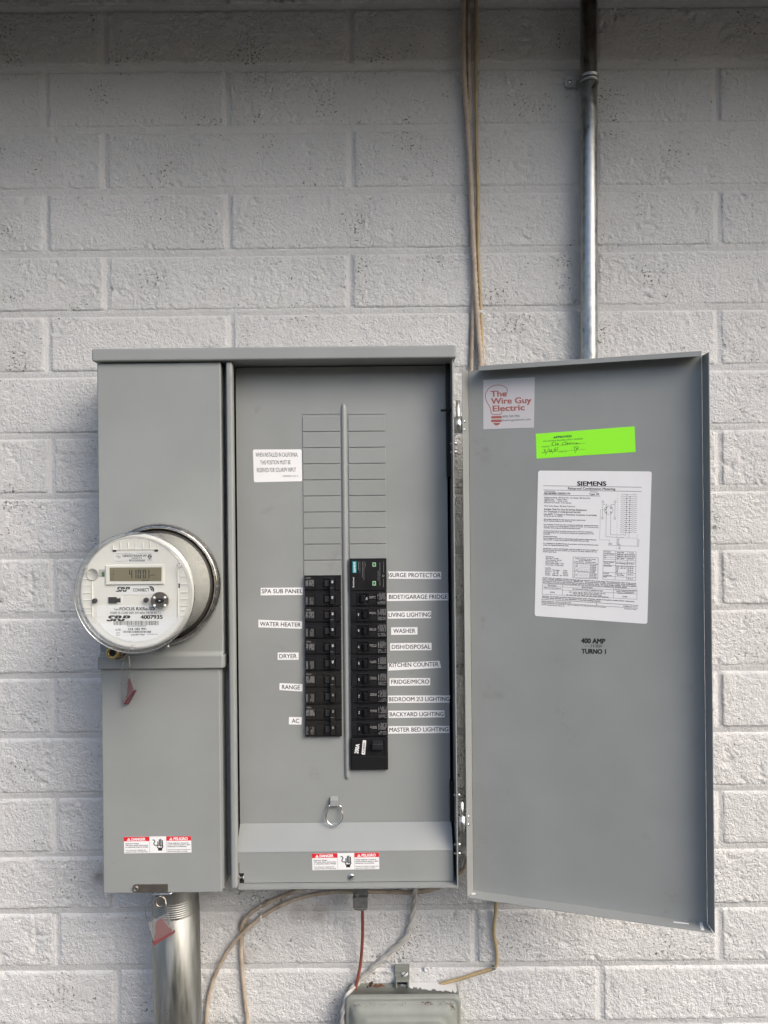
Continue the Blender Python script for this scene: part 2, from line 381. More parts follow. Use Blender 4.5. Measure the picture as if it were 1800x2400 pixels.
def strip(x0, x1, zc, horizontal, zs=None, seed=0):      # hollow-tooled mortar joint
    prof = [(-7, 4.8), (-4.4, 4.2), (-2.4, 3.5), (0, 2.7), (2.4, 2.0), (4.4, 1.5), (7, 1.5)] if horizontal else [(-7, 1.8), (-4.4, 2.0), (-2.4, 3.0), (0, 3.4), (2.4, 3.0), (4.4, 2.0), (7, 1.8)]
    n = max(2, int((x1 - x0) / 5)); t = np.linspace(x0, x1, n + 1); vs, fs = [], []
    wv = 1.2 * (vnoise(t + 3000, t * 0, 30, seed) - .5) + .8 * (vnoise(t + 3000, t * 0, 9, seed + 1) - .5)
    dp = 1.0 * (vnoise(t + 3000, t * 0, 55, seed + 2) - .4) + .5 * (vnoise(t + 3000, t * 0, 7, seed + 3) - .5)
    for i in range(n + 1):
        c = zs(t[i]) if horizontal else zc
        for (a, y) in prof:
            q = (t[i], y + dp[i], c + a + wv[i]) if horizontal else (c + a + wv[i], y + dp[i], t[i])
            vs.append(q)
    m = len(prof)
    for i in range(n):
        for j in range(m - 1):
            f = (i * m + j, (i + 1) * m + j, (i + 1) * m + j + 1, i * m + j + 1); fs.append(f if horizontal else f[::-1])
    mb = MB(); mb.add(vs, fs, JOINT, True); return mb
XA, XB = -1750.0, 1750.0
for k, (zc, sl) in enumerate(allz):
    mb = strip(XA, XB, 0, True, (lambda x, zc=zc, sl=sl: zc + sl * x + .8 * math.sin(x / 190 + k)), 50 + k * 7)
    obj('bed_joint', mb, wl)
n_b = 0
for k in range(len(allz) - 1):
    idx = k + FIRST; (z1, s1), (z0, s0) = allz[k], allz[k + 1]; zc = (z0 + z1) / 2; sl = (s0 + s1) / 2
    if idx % 2 == 0: heads = [242 + 1.5 * max(idx, 0) + 0 * i for i in (0,)]; base = [-332, 242, 819, 1396]; 
    else: base = [-475, 104, 530, 1105, 1680]
    py = 1200 - zc * F_PX / D
    hx = []
    for b in base:
        drift = (1.9 * idx if idx > 0 else 0) * (1 if b < 600 else .3); q = W(b + drift - (py - 1200) * 0, 1200, 0)
        hx.append((b + drift - 900 - (py - 1200) * SR) * D / F_PX + random.uniform(-2, 2))
    while hx[0] > XA: hx.insert(0, hx[0] - BL)
    while hx[-1] < XB: hx.append(hx[-1] + BL)
    hx = [h for h in hx if XA - BL < h < XB + BL]
    for j in range(len(hx) - 1):
        a, b = hx[j], hx[j + 1]; xc = (a + b) / 2
        if xc < XA or xc > XB: continue
        ln = b - a; short = ln < 340; me = random.choice(cut if short else full)
        o = bpy.data.objects.new('block', me); SC.collection.objects.link(o); o.parent = wl
        hh = z1 + s1 * xc - z0 - s0 * xc
        o.location = (xc / 1000, random.uniform(-.0008, .0008), (zc + sl * xc + 1450) / 1000)
        o.scale = ((ln - JN) / ((300 if short else BL) - JN), 1, (hh - JN) / (BH - JN)); o.rotation_euler = (random.uniform(-.004, .004), -sl, random.uniform(-.002, .002))
        n_b += 1
    for h in hx:
        if XA < h < XB: obj('head_joint', strip(z0 + s0 * h + 4, z1 + s1 * h - 4, h, False, seed=900 + k * 31 + int(h) % 97), wl)

# roof over the wall: boards and a fascia, just above the frame
RZ = 874.0; ROOF_OUT = 500.0
rf = thing('patio_roof', (0, -300, RZ), 'brown timber roof boards overhanging the block wall', 'roof')
for i in range(3):
    b = MB(); y1 = -4 - i * 165; b.box(-5000, 5000, y1 - 161, y1, RZ, RZ + 25, WOODM); obj('board', b, rf)
b = MB(); b.box(-5000, 5000, -ROOF_OUT - 44, -ROOF_OUT - 5, RZ - 2, RZ + 110, WOODM); obj('fascia', b, rf)
b = MB(); b.box(-5000, 5000, -ROOF_OUT - 44, 190, RZ + 111, RZ + 125, WOODM); obj('roof_deck', b, rf)

# added unseen house behind the viewer, put in to screen the low sky
hs = thing('sky_screen_house', (0, -8500, -1450), 'added unseen tan stucco house screening the low sky', 'house')
b = MB(); b.box(-8000, 8000, -12500, -6500, -1450, 1150, STUCCO); obj('wall', b, hs)
b = MB(); b.prism([(-8400, -13000, 1160), (-8400, -6050, 1160), (-8400, -6050, 1290), (-8400, -9500, 2700), (-8400, -13000, 1290)], (16800, 0, 0), SHINGLE); obj('roof', b, hs)
for x in (-5200, -1500, 2600, 5600):
    b = MB(); b.box(x - 650, x + 650, -6499, -6440, -250, 850, WOODM); f_ = obj('window', b, hs)
    b = MB(); b.box(x - 580, x + 580, -6439, -6425, -180, 780, PANE); obj('pane', b, f_)

# ------------------------------------------------------------------ electrical panel
pan = thing('electrical_panel', (-160, 0, -568), 'large grey steel meter and breaker panel with its door swung open', 'electrical panel')
m = MB(); m.box(-432.5, 110, -138, -8, 228, 247.5, GREY); cap = obj('rain_cap', m, pan, bevel=3, seg=3)
m = MB(); m.box(-424, -246, -126, -1, -563, 227.5, GREY); obj('meter_compartment', m, pan)
m = MB()
m.prism([(-428, -100, 227), (-428, -130, 227), (-428, -130, -207), (-428, -134.5, -211), (-428, -134.5, -231), (-428, -100, -231)], (185.5, 0, 0), GREY)
up = obj('upper_meter_cover', m, pan, bevel=2.2, seg=3)
m = MB(); m.box(-430, -240.5, -133.6, -100, -230.4, -212, GREY); obj('cover_lip', m, up, bevel=1.5)
m = MB(); m.box(-426.5, -248.5, -129.2, -95, -568, -226, GREY); low = obj('lower_meter_cover', m, pan, bevel=2.2, seg=3)
m = MB(); m.box(-245.9, -236.2, -100, -1, -556, 227, GREY); obj('channel', m, pan)
m = MB(); m.box(-234.6, -224.8, -132, -117, -562, 227, GREY); obj('divider_bead', m, pan, bevel=3.6, seg=4)
m = MB(); m.box(-236, -234.8, -116.5, -1, -560, 227, DARK); obj('divider_wall', m, pan)
m = MB(); m.box(104, 105.6, -130.5, -4, -560.5, 226.5, GREY); obj('side_wall', m, pan)
m = MB(); m.box(-234, 103.8, -4, -2, -558, 226.5, DARK); obj('back_sheet', m, pan)
m = MB(); m.box(-224, 105.6, -131, -4, -562.4, -560.8, GREY); m.box(-223, 105.2, -131.8, -131.1, -562.4, -559.6, GREY); obj('bottom_sheet', m, pan)

# dead front with its breaker openings left as twist-outs
DF = -90.0
df = MB(); df.box(-228, 98.5, DF, DF + 1.6, -480.6, 226, GREY); deadfront = obj('deadfront', df, pan)
m = MB()
m.prism([(-228, DF, -480.8), (-228, -117, -513), (-228, -117.0, -514.2), (-228, DF + 1.4, -482)], (327.5, 0, 0), GREY); ledge = obj('sloping_ledge', m, pan)
LP = wallplane(-117.0)
m = MB()
zl = [(555.6, 1996), (1062, 1993), (1064, 2066), (572.2, 2071), (572, 2046.7), (561, 2046.7), (561, 2022), (556, 2022)]
vs = [LP.pt(LP.uv(p)) for p in zl]
vs[0][2] = -514.4; vs[1][2] = -514.4; vs[1][0] = 99.5; vs[2] = np.array([99.5, -117, -559.6]); vs[3][2] = -559.6; vs[0][0] = -228; vs[7][0] = -228
m.prism(vs, (0, 1.4, 0), GREY); obj('ledge_face', m, pan)
P0 = wallplane(DF)
def uvx(px, py, y): return W(px, py, y)
# centre ridge
a, b = W(807.5, 948, DF), W(812, 1827, DF); xc = (a[0] + b[0]) / 2
m = MB(); prof = [(-4.6, 0), (-3.6, -1.6), (-1.6, -3.2), (0, -3.6), (1.6, -3.2), (3.6, -1.6), (4.6, 0)]
vs, fs = [], []
zs = [a[2] + 2, a[2], a[2] - 3, a[2] - 9, b[2] + 9, b[2] + 3, b[2]]; sc = [.02, .5, .85, 1, 1, .8, .02]
for z_, k in zip(zs, sc):
    for (dx, dy) in prof: vs.append((xc + dx * max(k, .3), DF - .15 + dy * k, z_))
for i in range(len(zs) - 1):
    for j in range(6): fs.append((i * 7 + j, i * 7 + j + 1, (i + 1) * 7 + j + 1, (i + 1) * 7 + j))
m.add(vs, fs, GREY, True); obj('centre_ridge', m, deadfront)
def rect(px0, px1, py0, py1, y):
    p = W(px0, (py0 + py1) / 2, y); q = W(px1, (py0 + py1) / 2, y); r = W((px0 + px1) / 2, py0, y); s_ = W((px0 + px1) / 2, py1, y)
    return p[0], q[0], s_[2], r[2]
def knock(x0, x1, z0, z1):
    m = MB(); m.box(x0 + .7, x1 - .7, DF - 1.3, DF - .12, z0 + .7, z1 - .7, GREY); return obj('twist_out', m, deadfront, bevel=.6, seg=2)
row = 37.65; y0 = 974.5
for i in range(10): knock(*rect(708 + .37 * i, 798 + .37 * i, y0 + row * i, y0 + row * (i + 1), DF))
for i in range(9): knock(*rect(815 + .37 * i, 904 + .37 * i, y0 - .7 + row * i, y0 - .7 + row * (i + 1), DF))
m = MB()                                               # pressed rim round the two columns, two thin top bars
for (p0, p1) in ((708, 797), (815, 903.5)):
    q0, q1 = W(p0, 969.5, DF), W(p1, 969.5, DF); m.box(q0[0], q1[0], DF - .9, DF - .1, q0[2] - 1.2, q0[2] + .9, GREY)
obj('pressed_rim', m, deadfront, bevel=.4)

# pull ring
tz = lambda x, y, yy: W(740 + x / 16.59, 1850 + y / 16.59, yy)
m = MB()
pr = [(DF - .2, 300), (DF - 4, 350), (DF - 7, 420), (DF - 7.2, 640), (DF - 4, 670), (DF - .2, 690), (DF - .2, 640), (DF - 4.6, 600), (DF - 5, 430), (DF - 2, 360)]
x0, x1 = tz(562, 500, DF - 5)[0], tz(866, 500, DF - 5)[0]
m.prism([(x0, y, tz(700, z, DF - 5)[2]) for y, z in pr], (x1 - x0, 0, 0), GREY); tabo = obj('pull_tab', m, deadfront, bevel=.6)
rp = [(560, 640), (500, 645), (470, 690), (478, 790), (450, 870), (408, 1000), (403, 1110), (440, 1230), (530, 1335), (640, 1393), (750, 1396), (870, 1355), (970, 1262), (1035, 1140), (1050, 1010), (1020, 890), (985, 810), (992, 700), (960, 648), (870, 640)]
m = MB(); m.tube([tz(x, y, DF - 5.5 - 4.0 * max(0, (y - 700)) / 700) for x, y in rp], 1.25, CHROME, n=10, step=1.2); obj('pull_ring', m, deadfront)

def screw(parent, c, r, mt, name='screw', slot=True, ang=.7):
    m = MB(); m.lathe([(r, 0), (r, -1.0), (r * .8, -1.9), (r * .45, -2.4), (.02, -2.5)], c, mt, 20)
    if slot:
        d = np.array([math.cos(ang), 0, math.sin(ang)]); e = np.array([-math.sin(ang), 0, math.cos(ang)]); cc = np.array(c) + np.array([0, -2.2, 0])
        m.prism([cc + d * r * .85 + e * r * .13, cc + d * r * .85 - e * r * .13, cc - d * r * .85 - e * r * .13, cc - d * r * .85 + e * r * .13], (0, -.45, 0), DARK)
    return obj(name, m, parent)
screw(pan, W(823.3, 2054.7, -117.2), 4.9, ZINC)

# latch catch in the lower left notch
lz = lambda x, y, yy=-120: W(530 + x / 16.59, 2000 + y / 16.59, yy)
m = MB(); cp = [(450, 540), (452, 790), (505, 860), (510, 1080), (495, 1310), (520, 1600)]
m.tube([lz(x, y) for x, y in cp], .75, ZINC, n=6, step=2)
c0 = lz(520, 935); c1 = lz(690, 935); m.lathe([(1.6, 0), (1.6, c1[0] - c0[0] - 1.2), (3.2, c1[0] - c0[0] - 1.0), (3.2, c1[0] - c0[0]), (.02, c1[0] - c0[0] + .2)], c0, ZINC, 12, axis='x')
m.prism([lz(525, 1380), lz(600, 1380), lz(545, 1600)], (0, .8, 0), ZINC); obj('latch_catch', m, pan)
m = MB(); q = [lz(425, 372, -115.4), lz(700, 372, -115.4), lz(700, 1195, -115.4), lz(425, 1195, -115.4)]; m.prism(q, (0, .5, 0), DARK); obj('notch_shade', m, pan)  # dark sheet stands in for the shade behind the notch

# hinge hardware on the right side wall
def rx(px, py, y): return W(px, py, y)
def hinge(pin0, pin1, bar1, xpin, brk, bolts, yb=-121):
    m = MB(); p = rx(xpin, (pin0 + pin1) / 2, yb); z0_, z1_, z2_ = rx(xpin, pin0, yb)[2], rx(xpin, pin1, yb)[2], rx(xpin, bar1, yb)[2]
    m.lathe([(.02, z0_), (3.0, z0_ - .3), (3.0, z1_)], (p[0], yb, 0), ZINC, 16, axis='z')
    m.lathe([(3.0, z1_), (6.0, z1_), (6.0, z2_), (.5, z2_)], (p[0], yb, 0), ZINC, 20, axis='z')
    q0 = rx(xpin, bar1, yb); q1 = rx(brk[0], brk[1], yb)
    m.prism([(q0[0] - 3, yb - 5, q0[2]), (q0[0] + 1, yb - 5, q0[2]), (106.4, yb - 5, q1[2]), (105.8, yb - 5, q1[2] + 4)], (0, 12, 0), ZINC)
    m.box(105.8, 107.2, yb - 5, yb + 7, q1[2] - 26, q1[2] + 2, ZINC)
    h = obj('hinge', m, pan)
    for by in bolts:
        m = MB(); z_ = rx(1066, by, yb)[2]
        m.lathe([(.02, 101), (1.6, 101), (1.6, 107), (3.4, 107.2), (3.4, 110.2), (.02, 110.4)], (0, yb, z_), ZINC, 6, axis='x'); obj('bolt', m, h)
hinge(938, 977, 1015, 1073.5, (1064, 1027), (1039, 1059.5))
hinge(1878, 1911, 1951, 1082.5, (1072, 1968), (1863, 1979, 2000))
m = MB(); x0, x1, z0_, z1_ = rect(1046, 1059, 852, 1117, -100); m.box(x0, 103.6, -99, -92, z0_, z1_, BLACK); z_ = W(1056, 962, -110)[2]  # black strip beside the dead front's right edge
m.lathe([(.02, 88), (2, 88), (2, 101), (3.2, 101), (3.2, 103.6), (.02, 103.7)], (0, -110, z_), BLACK2, 6, axis='x'); obj('black_side_strip', m, pan)
m = MB(); x0, x1, z0_, z1_ = rect(1055, 1067, 1830, 1926, -100); m.box(x0, 103.6, -99, -92, z0_, z1_, BLACK); obj('black_side_strip', m, pan)

# ------------------------------------------------------------------ door, hinged on the right, swung back toward the wall
A_, B_ = np.array([120.0, -125.0]), np.array([446.2, -224.0]); LW = np.linalg.norm(B_ - A_); U = (B_ - A_) / LW
du = np.array([U[0], U[1], 0]); dn = np.array([U[1], -U[0], 0])      # dn: toward the viewer
assert dn[1] < 0
FL = 22.0; ZT, ZB = 215.5, -580.5
O = np.array([A_[0], A_[1], 0]) - dn * FL
DP = Plane(O, du, (0, 0, 1))
def dpt(u, z, h): return O + du * u + np.array([0, 0, z]) + dn * h
m = MB()
def sheet(c, th=(0, 0, 0), mt=GREY):
    m.prism(c, th, mt)
m.prism([dpt(5, ZB - .7, 0), dpt(LW - 6, ZB - .7, 0), dpt(LW - 6, ZT - 1, 0), dpt(5, ZT - 1, 0)], -dn * 1.4, GREY)
m.prism([dpt(5, ZB - .6, 0), dpt(5, ZT - 1, 0), dpt(0, ZT - 1, FL), dpt(0, ZB - .6, FL)], -du * 1.3, GREY)
m.prism([dpt(LW - 6, ZB - .6, 0), dpt(LW, ZB - .6, FL), dpt(LW, ZT - 1, FL), dpt(LW - 6, ZT - 1, 0)], du * 1.3, GREY)
m.prism([dpt(1, ZB, FL), dpt(LW - 1.5, ZB, FL), dpt(LW - 6, ZB, -1), dpt(5, ZB, -1)], (0, 0, -1.4), GREY)
u0 = DP.uv((1127, 862))[0]; u1 = DP.uv((1640, 830))[0]
m.prism([dpt(u0, ZT, -1), dpt(u1, ZT, -1), dpt(u1, ZT, FL - 1), dpt(u0, ZT, FL - 1)], (0, 0, 1.3), GREY)
m.prism([dpt(u0, ZT - 6, FL - 1), dpt(u1, ZT - 6, FL - 1), dpt(u1, ZT + 1.3, FL - 1), dpt(u0, ZT + 1.3, FL - 1)], dn * 1.2, GREY)
door = obj('door', m, pan, label='open grey steel door covered with stickers', bevel=.5, seg=2)
for (px, py) in ((1087.5, 988), (1087.5, 1007), (1097, 1913), (1097, 1932)):
    q = W(px, py, -119); m = MB(); m.ball(q, 2.6, ZINC, 10); obj('rivet', m, door)
hl = Plane((0, 0, ZB), (1, 0, 0), (0, 1, 0)); hl.n = np.array([0, 0, 1.0])
m = MB(); m.flat(hl, [(1638, 2160), (1646, 2160), (1651, 2181), (1643, 2180.5)], PAPER, .3); obj('paper_tag', m, door)
m = MB(); m.flat(hl, [(1578, 2160), (1614, 2164), (1614.5, 2167), (1578, 2162.8)], PAPER, .3); obj('paper_tag', m, door)
m = MB(); hp = [np.array([1110 + 5.5 * math.cos(t * .5236), 2095 + 2.6 * math.sin(t * .5236)]) for t in range(12)]; m.flat(hl, hp, PAINTW, .25); obj('drain_hole', m, door)

# stickers on the door
z3 = lambda x, y: (1100 + x / 3.95, 860 + y / 3.95)
m = MB(); m.plate(DP, [z3(130, 122), z3(606, 95), z3(598, 562), z3(130, 578)], CARD, .25, h0=.05)
for s, x0, y0_, x1, y1_, h in (('The', 200, 276, 345, 272, 52), ('Wire Guy', 203, 343, 573, 333, 52), ('Electric', 220, 412, 512, 400, 52)):
    m.text(DP, s, z3(x0, y0_), z3(x1, y1_), h / 3.95, RUST, .36, .03)
m.text(DP, '(602) 769-7992', z3(305, 468), z3(466, 464), 5, INKG, .36, .015); m.text(DP, 'thewireguyelectric.com', z3(303, 503), z3(569, 492), 4.4, INKG, .36, .015)
bulb = [(352, 205), (345, 195), (318, 178), (285, 168), (245, 168), (208, 180), (175, 205), (153, 240), (148, 275), (157, 315), (178, 350), (195, 380), (200, 405), (204, 430), (215, 440), (285, 440), (298, 430), (302, 418)]
m.stroke(DP, [z3(*p) for p in bulb], 1.6, RUST, .36)
m.stroke(DP, [z3(*p) for p in ((352, 205), (350, 232), (338, 255), (318, 262))], 1.6, RUST, .36)
for (a0, b0, a1, b1) in ((202, 454, 300, 478), (202, 486, 300, 512)): m.flat(DP, round_poly([z3(a0, b0 + 2), z3(a1, b0), z3(a1, b1 - 2), z3(a0, b1)], 2.5), RUST, .36)
m.flat(DP, [z3(220, 520), z3(286, 518), z3(276, 535), z3(255, 543), z3(235, 538)], RUST, .36)
obj('installer_sticker', m, door, label='silver square sticker with a red light bulb drawing')
m = MB(); m.plate(DP, [z3(615, 620), z3(1530, 550), z3(1538, 788), z3(622, 850)], GREEN, .2, h0=.05)
m.text(DP, 'APPROVED', z3(780, 662), z3(948, 649), 4.4, GREENINK, .3, .045)
m.text(DP, 'CITY OF MESA BUILDING SAFETY DIVISION', z3(684, 696), z3(1050, 670), 3.0, GREENINK, .3, .012)
m.text(DP, 'TYPE INSP', z3(672, 748), z3(738, 744), 1.8, GREENINK, .3); m.text(DP, 'DATE', z3(672, 802), z3(708, 799), 2, GREENINK, .3); m.text(DP, 'INSPECTOR', z3(830, 792), z3(904, 787), 2, GREENINK, .3)
m.stroke(DP, [z3(668, 738), z3(1074, 708)], .5, GREENINK, .3); m.stroke(DP, [z3(668, 792), z3(1074, 764)], .5, GREENINK, .3)
for st in ([(785, 700), (765, 703), (770, 715), (762, 717), (772, 727), (785, 722)], [(800, 695), (797, 724), (810, 715)], [(812, 715), (825, 708), (815, 705), (812, 718), (828, 717)],
           [(893, 697), (868, 700), (858, 718), (870, 724), (890, 716)], [(898, 690), (893, 718), (905, 712), (915, 702), (905, 705), (908, 716), (925, 707), (938, 700), (928, 712), (945, 710), (955, 700), (960, 712), (975, 702), (985, 712), (1000, 705), (990, 703), (995, 713), (1022, 708)],
           [(688, 768), (706, 764), (695, 775), (708, 780), (690, 792)], [(735, 755), (705, 815)], [(738, 768), (750, 765), (735, 785), (752, 780)], [(765, 760), (752, 785), (768, 778), (757, 776)], [(800, 742), (768, 800)],
           [(790, 765), (800, 762), (790, 778), (805, 772)], [(826, 745), (812, 750), (812, 762), (820, 765), (810, 775)], [(962, 742), (1000, 737)], [(982, 740), (972, 772)], [(990, 748), (993, 762), (1005, 748)], [(1014, 740), (975, 795)]):
    m.stroke(DP, [z3(*p) for p in st], .8, INK, .32)
obj('approval_sticker', m, door, label='fluorescent green inspection approval sticker')

# large printed label
z4 = lambda x, y: (1240 + x / 5.53, 1090 + y / 5.53)
m = MB(); m.plate(DP, [z4(118, 72), z4(1590, 83), z4(1532, 2060), z4(72, 1955)], PAPER, .25, rad=6, h0=.05)
HH = .36
def tl(s, x0, y0_, x1, y1_, h, b=0.0, mt=INK):
    b = max(b * 2, .025)
    m.text(DP, s, z4(x0, y0_), z4(x1, y1_), h / 5.53, mt, HH, b)
def ln(pts, wd=4, mt=INK): m.stroke(DP, [z4(*p) for p in pts], wd / 5.53, mt, HH)
tl('SIEMENS', 626, 266, 998, 268, 54, .02); tl('Rainproof Combination Metering', 505, 315, 1117, 324, 28, .012)
ln([(188, 268), (1455, 288)], 5); ln([(188, 322), (1455, 342)], 5); ln([(186, 385), (922, 402)], 5)
tl('Catalog Number', 198, 345, 342, 347, 12); tl('MC4040B1200SECW', 198, 378, 535, 382, 24, .008); tl('Enclosure', 797, 352, 888, 354, 12); tl('Type 3R', 780, 388, 910, 389, 24, .008)
body = [('Panelboard Rating:  200 Amps Max.  Bus Rating:  200 Amps Max.', 198, 426, 796, 437, 15), ('120/240 Volts  -  1 phase, 3 wire', 198, 448, 490, 452, 15), ('208Y/120 Volts  -  1 phase, 3 wire', 198, 470, 500, 474, 15), ('(Derived from 3 phase - 4 wire system)', 196, 492, 546, 498, 15),
    ('Meter Socket Rating:  200 Amps Continuous', 196, 536, 596, 544, 15), ('Suitable Only For Use As Service Equipment,', 196, 582, 748, 594, 22), ('For Overhead or Underground Service.', 194, 612, 668, 622, 22), ('Use 60/75\u00b0 C Copper or Aluminum Conductor in terminals', 192, 646, 876, 660, 20), ('A1, B1, A2, B2, N1, and N2.', 192, 668, 436, 673, 15),
    ('See breaker markings for wire size and torque requirements.', 192, 708, 734, 722, 15), ('Branch breakers limited to 225 AWG max.', 192, 730, 556, 738, 15), ('Line terminals A and B have wire connectors installed for underground service', 190, 774, 898, 792, 15), ('entry as shown in the wiring diagram, location A1 and B1.  For overhead entry,', 190, 796, 898, 814, 15), ('reposition service lugs per enclosed instruction sheet.', 190, 818, 664, 830, 15),
    ('Unused neutral branch terminals may be used to terminate equipment', 188, 858, 824, 874, 15), ('grounding wires in the combinations indicated for equipment ground bar', 188, 880, 844, 898, 15), ('terminals.', 186, 900, 268, 902, 15), ('General Information:', 186, 930, 366, 936, 15), ('Circuit breaker trip position is indicated by handle position midway between', 184, 952, 872, 976, 15), ('ON and OFF. To reset, move handle to OFF position then turn ON.', 184, 974, 776, 994, 15),
    ('For installation by Qualified Person in accordance with all local electrical codes', 182, 1018, 896, 1044, 15), ('and/or the National Electrical Code.', 182, 1042, 514, 1052, 15), ('Any 80 Amp or above circuit breaker must be installed in the lowest position in', 180, 1086, 890, 1110, 15), ('the branch panel. All other positions are limited to 70 Amps maximum for the', 180, 1106, 876, 1132, 15), ('breaker types listed.', 180, 1128, 356, 1134, 15)]
for (s, x0, y0_, x1, y1_, h) in body: tl(s, x0, y0_, x1, y1_, h, .012 if h > 18 else 0.0, INK)
# wiring diagram
for i in range(20):
    yy = 385 + 25.7 * i; k = -i * .55
    for (xa, xb) in ((1190, 1262), (1320, 1402)):
        c = (xa + xb) / 2 + k
        ln([(xa + k, yy), (c - 22, yy), (c - 12, yy - 9), (c + 6, yy - 9), (c + 18, yy), (xb + k, yy)], 3.2)
    ln([(1262 + k, yy), (1320 + k, yy)], 3)
    xd = (1268 if i % 2 == 0 else 1310) + k; m.flat(DP, [z4(xd + 7 * math.cos(a * .7854), yy + 7 * math.sin(a * .7854)) for a in range(8)], INK, HH + .03)
ln([(1268, 385), (1252, 908)], 3); ln([(1310, 410), (1294, 940)], 3)
for i in range(38):
    yy = 370 + i * 19; ln([(1150 - i * .5, yy), (1150 - i * .5, yy + (11 if i % 2 else 5))], 2.5)
ln([(1032 + 56 * math.cos(a * .3307), 585 + 53 * math.sin(a * .3307)) for a in range(20)], 3)
for (x, y) in ((1004, 555), (1062, 558), (1002, 610), (1060, 610), (996, 580)): m.flat(DP, [z4(x - 7, y - 8), z4(x + 7, y - 8), z4(x + 7, y + 8), z4(x - 7, y + 8)], INK, HH + .02)
ln([(1006, 550), (1007, 508), (957, 507), (948, 675)], 3); ln([(957, 485), (957, 507)], 3); ln([(1062, 548), (1064, 510), (1114, 511), (1110, 680)], 3); ln([(1116, 485), (1114, 511)], 3)
for (x, y) in ((957, 474), (1116, 474), (950, 687), (1110, 692), (1170, 1035), (1040, 1028), (1062, 1024)): ln([(x - 10, y - 11), (x + 10, y - 11), (x + 10, y + 11), (x - 10, y + 11), (x - 10, y - 11)], 3)
ln([(1001, 615), (996, 928), (1200, 940)], 3); ln([(1060, 612), (1054, 902), (1190, 907)], 3); ln([(1190, 907), (1205, 898), (1222, 898), (1232, 908), (1252, 908)], 3); ln([(1200, 940), (1214, 932), (1228, 940)], 3)
ln([(978, 580), (926, 580), (914, 965)], 2); ln([(914, 968), (1042, 972), (1042, 1015)], 2); ln([(1075, 1042), (1405, 1052)], 3); ln([(1405, 965), (1402, 1052), (1420, 1052), (1424, 966), (1405, 965)], 3); ln([(1148, 955), (1142, 1030), (1160, 1032), (1166, 956), (1148, 955)], 4); ln([(1172, 940), (1400, 950), (1402, 900)], 2)
ln([(1170, 1046), (1170, 1075)], 3); ln([(1155, 1075), (1186, 1076)], 4); ln([(1160, 1083), (1180, 1084)], 3)
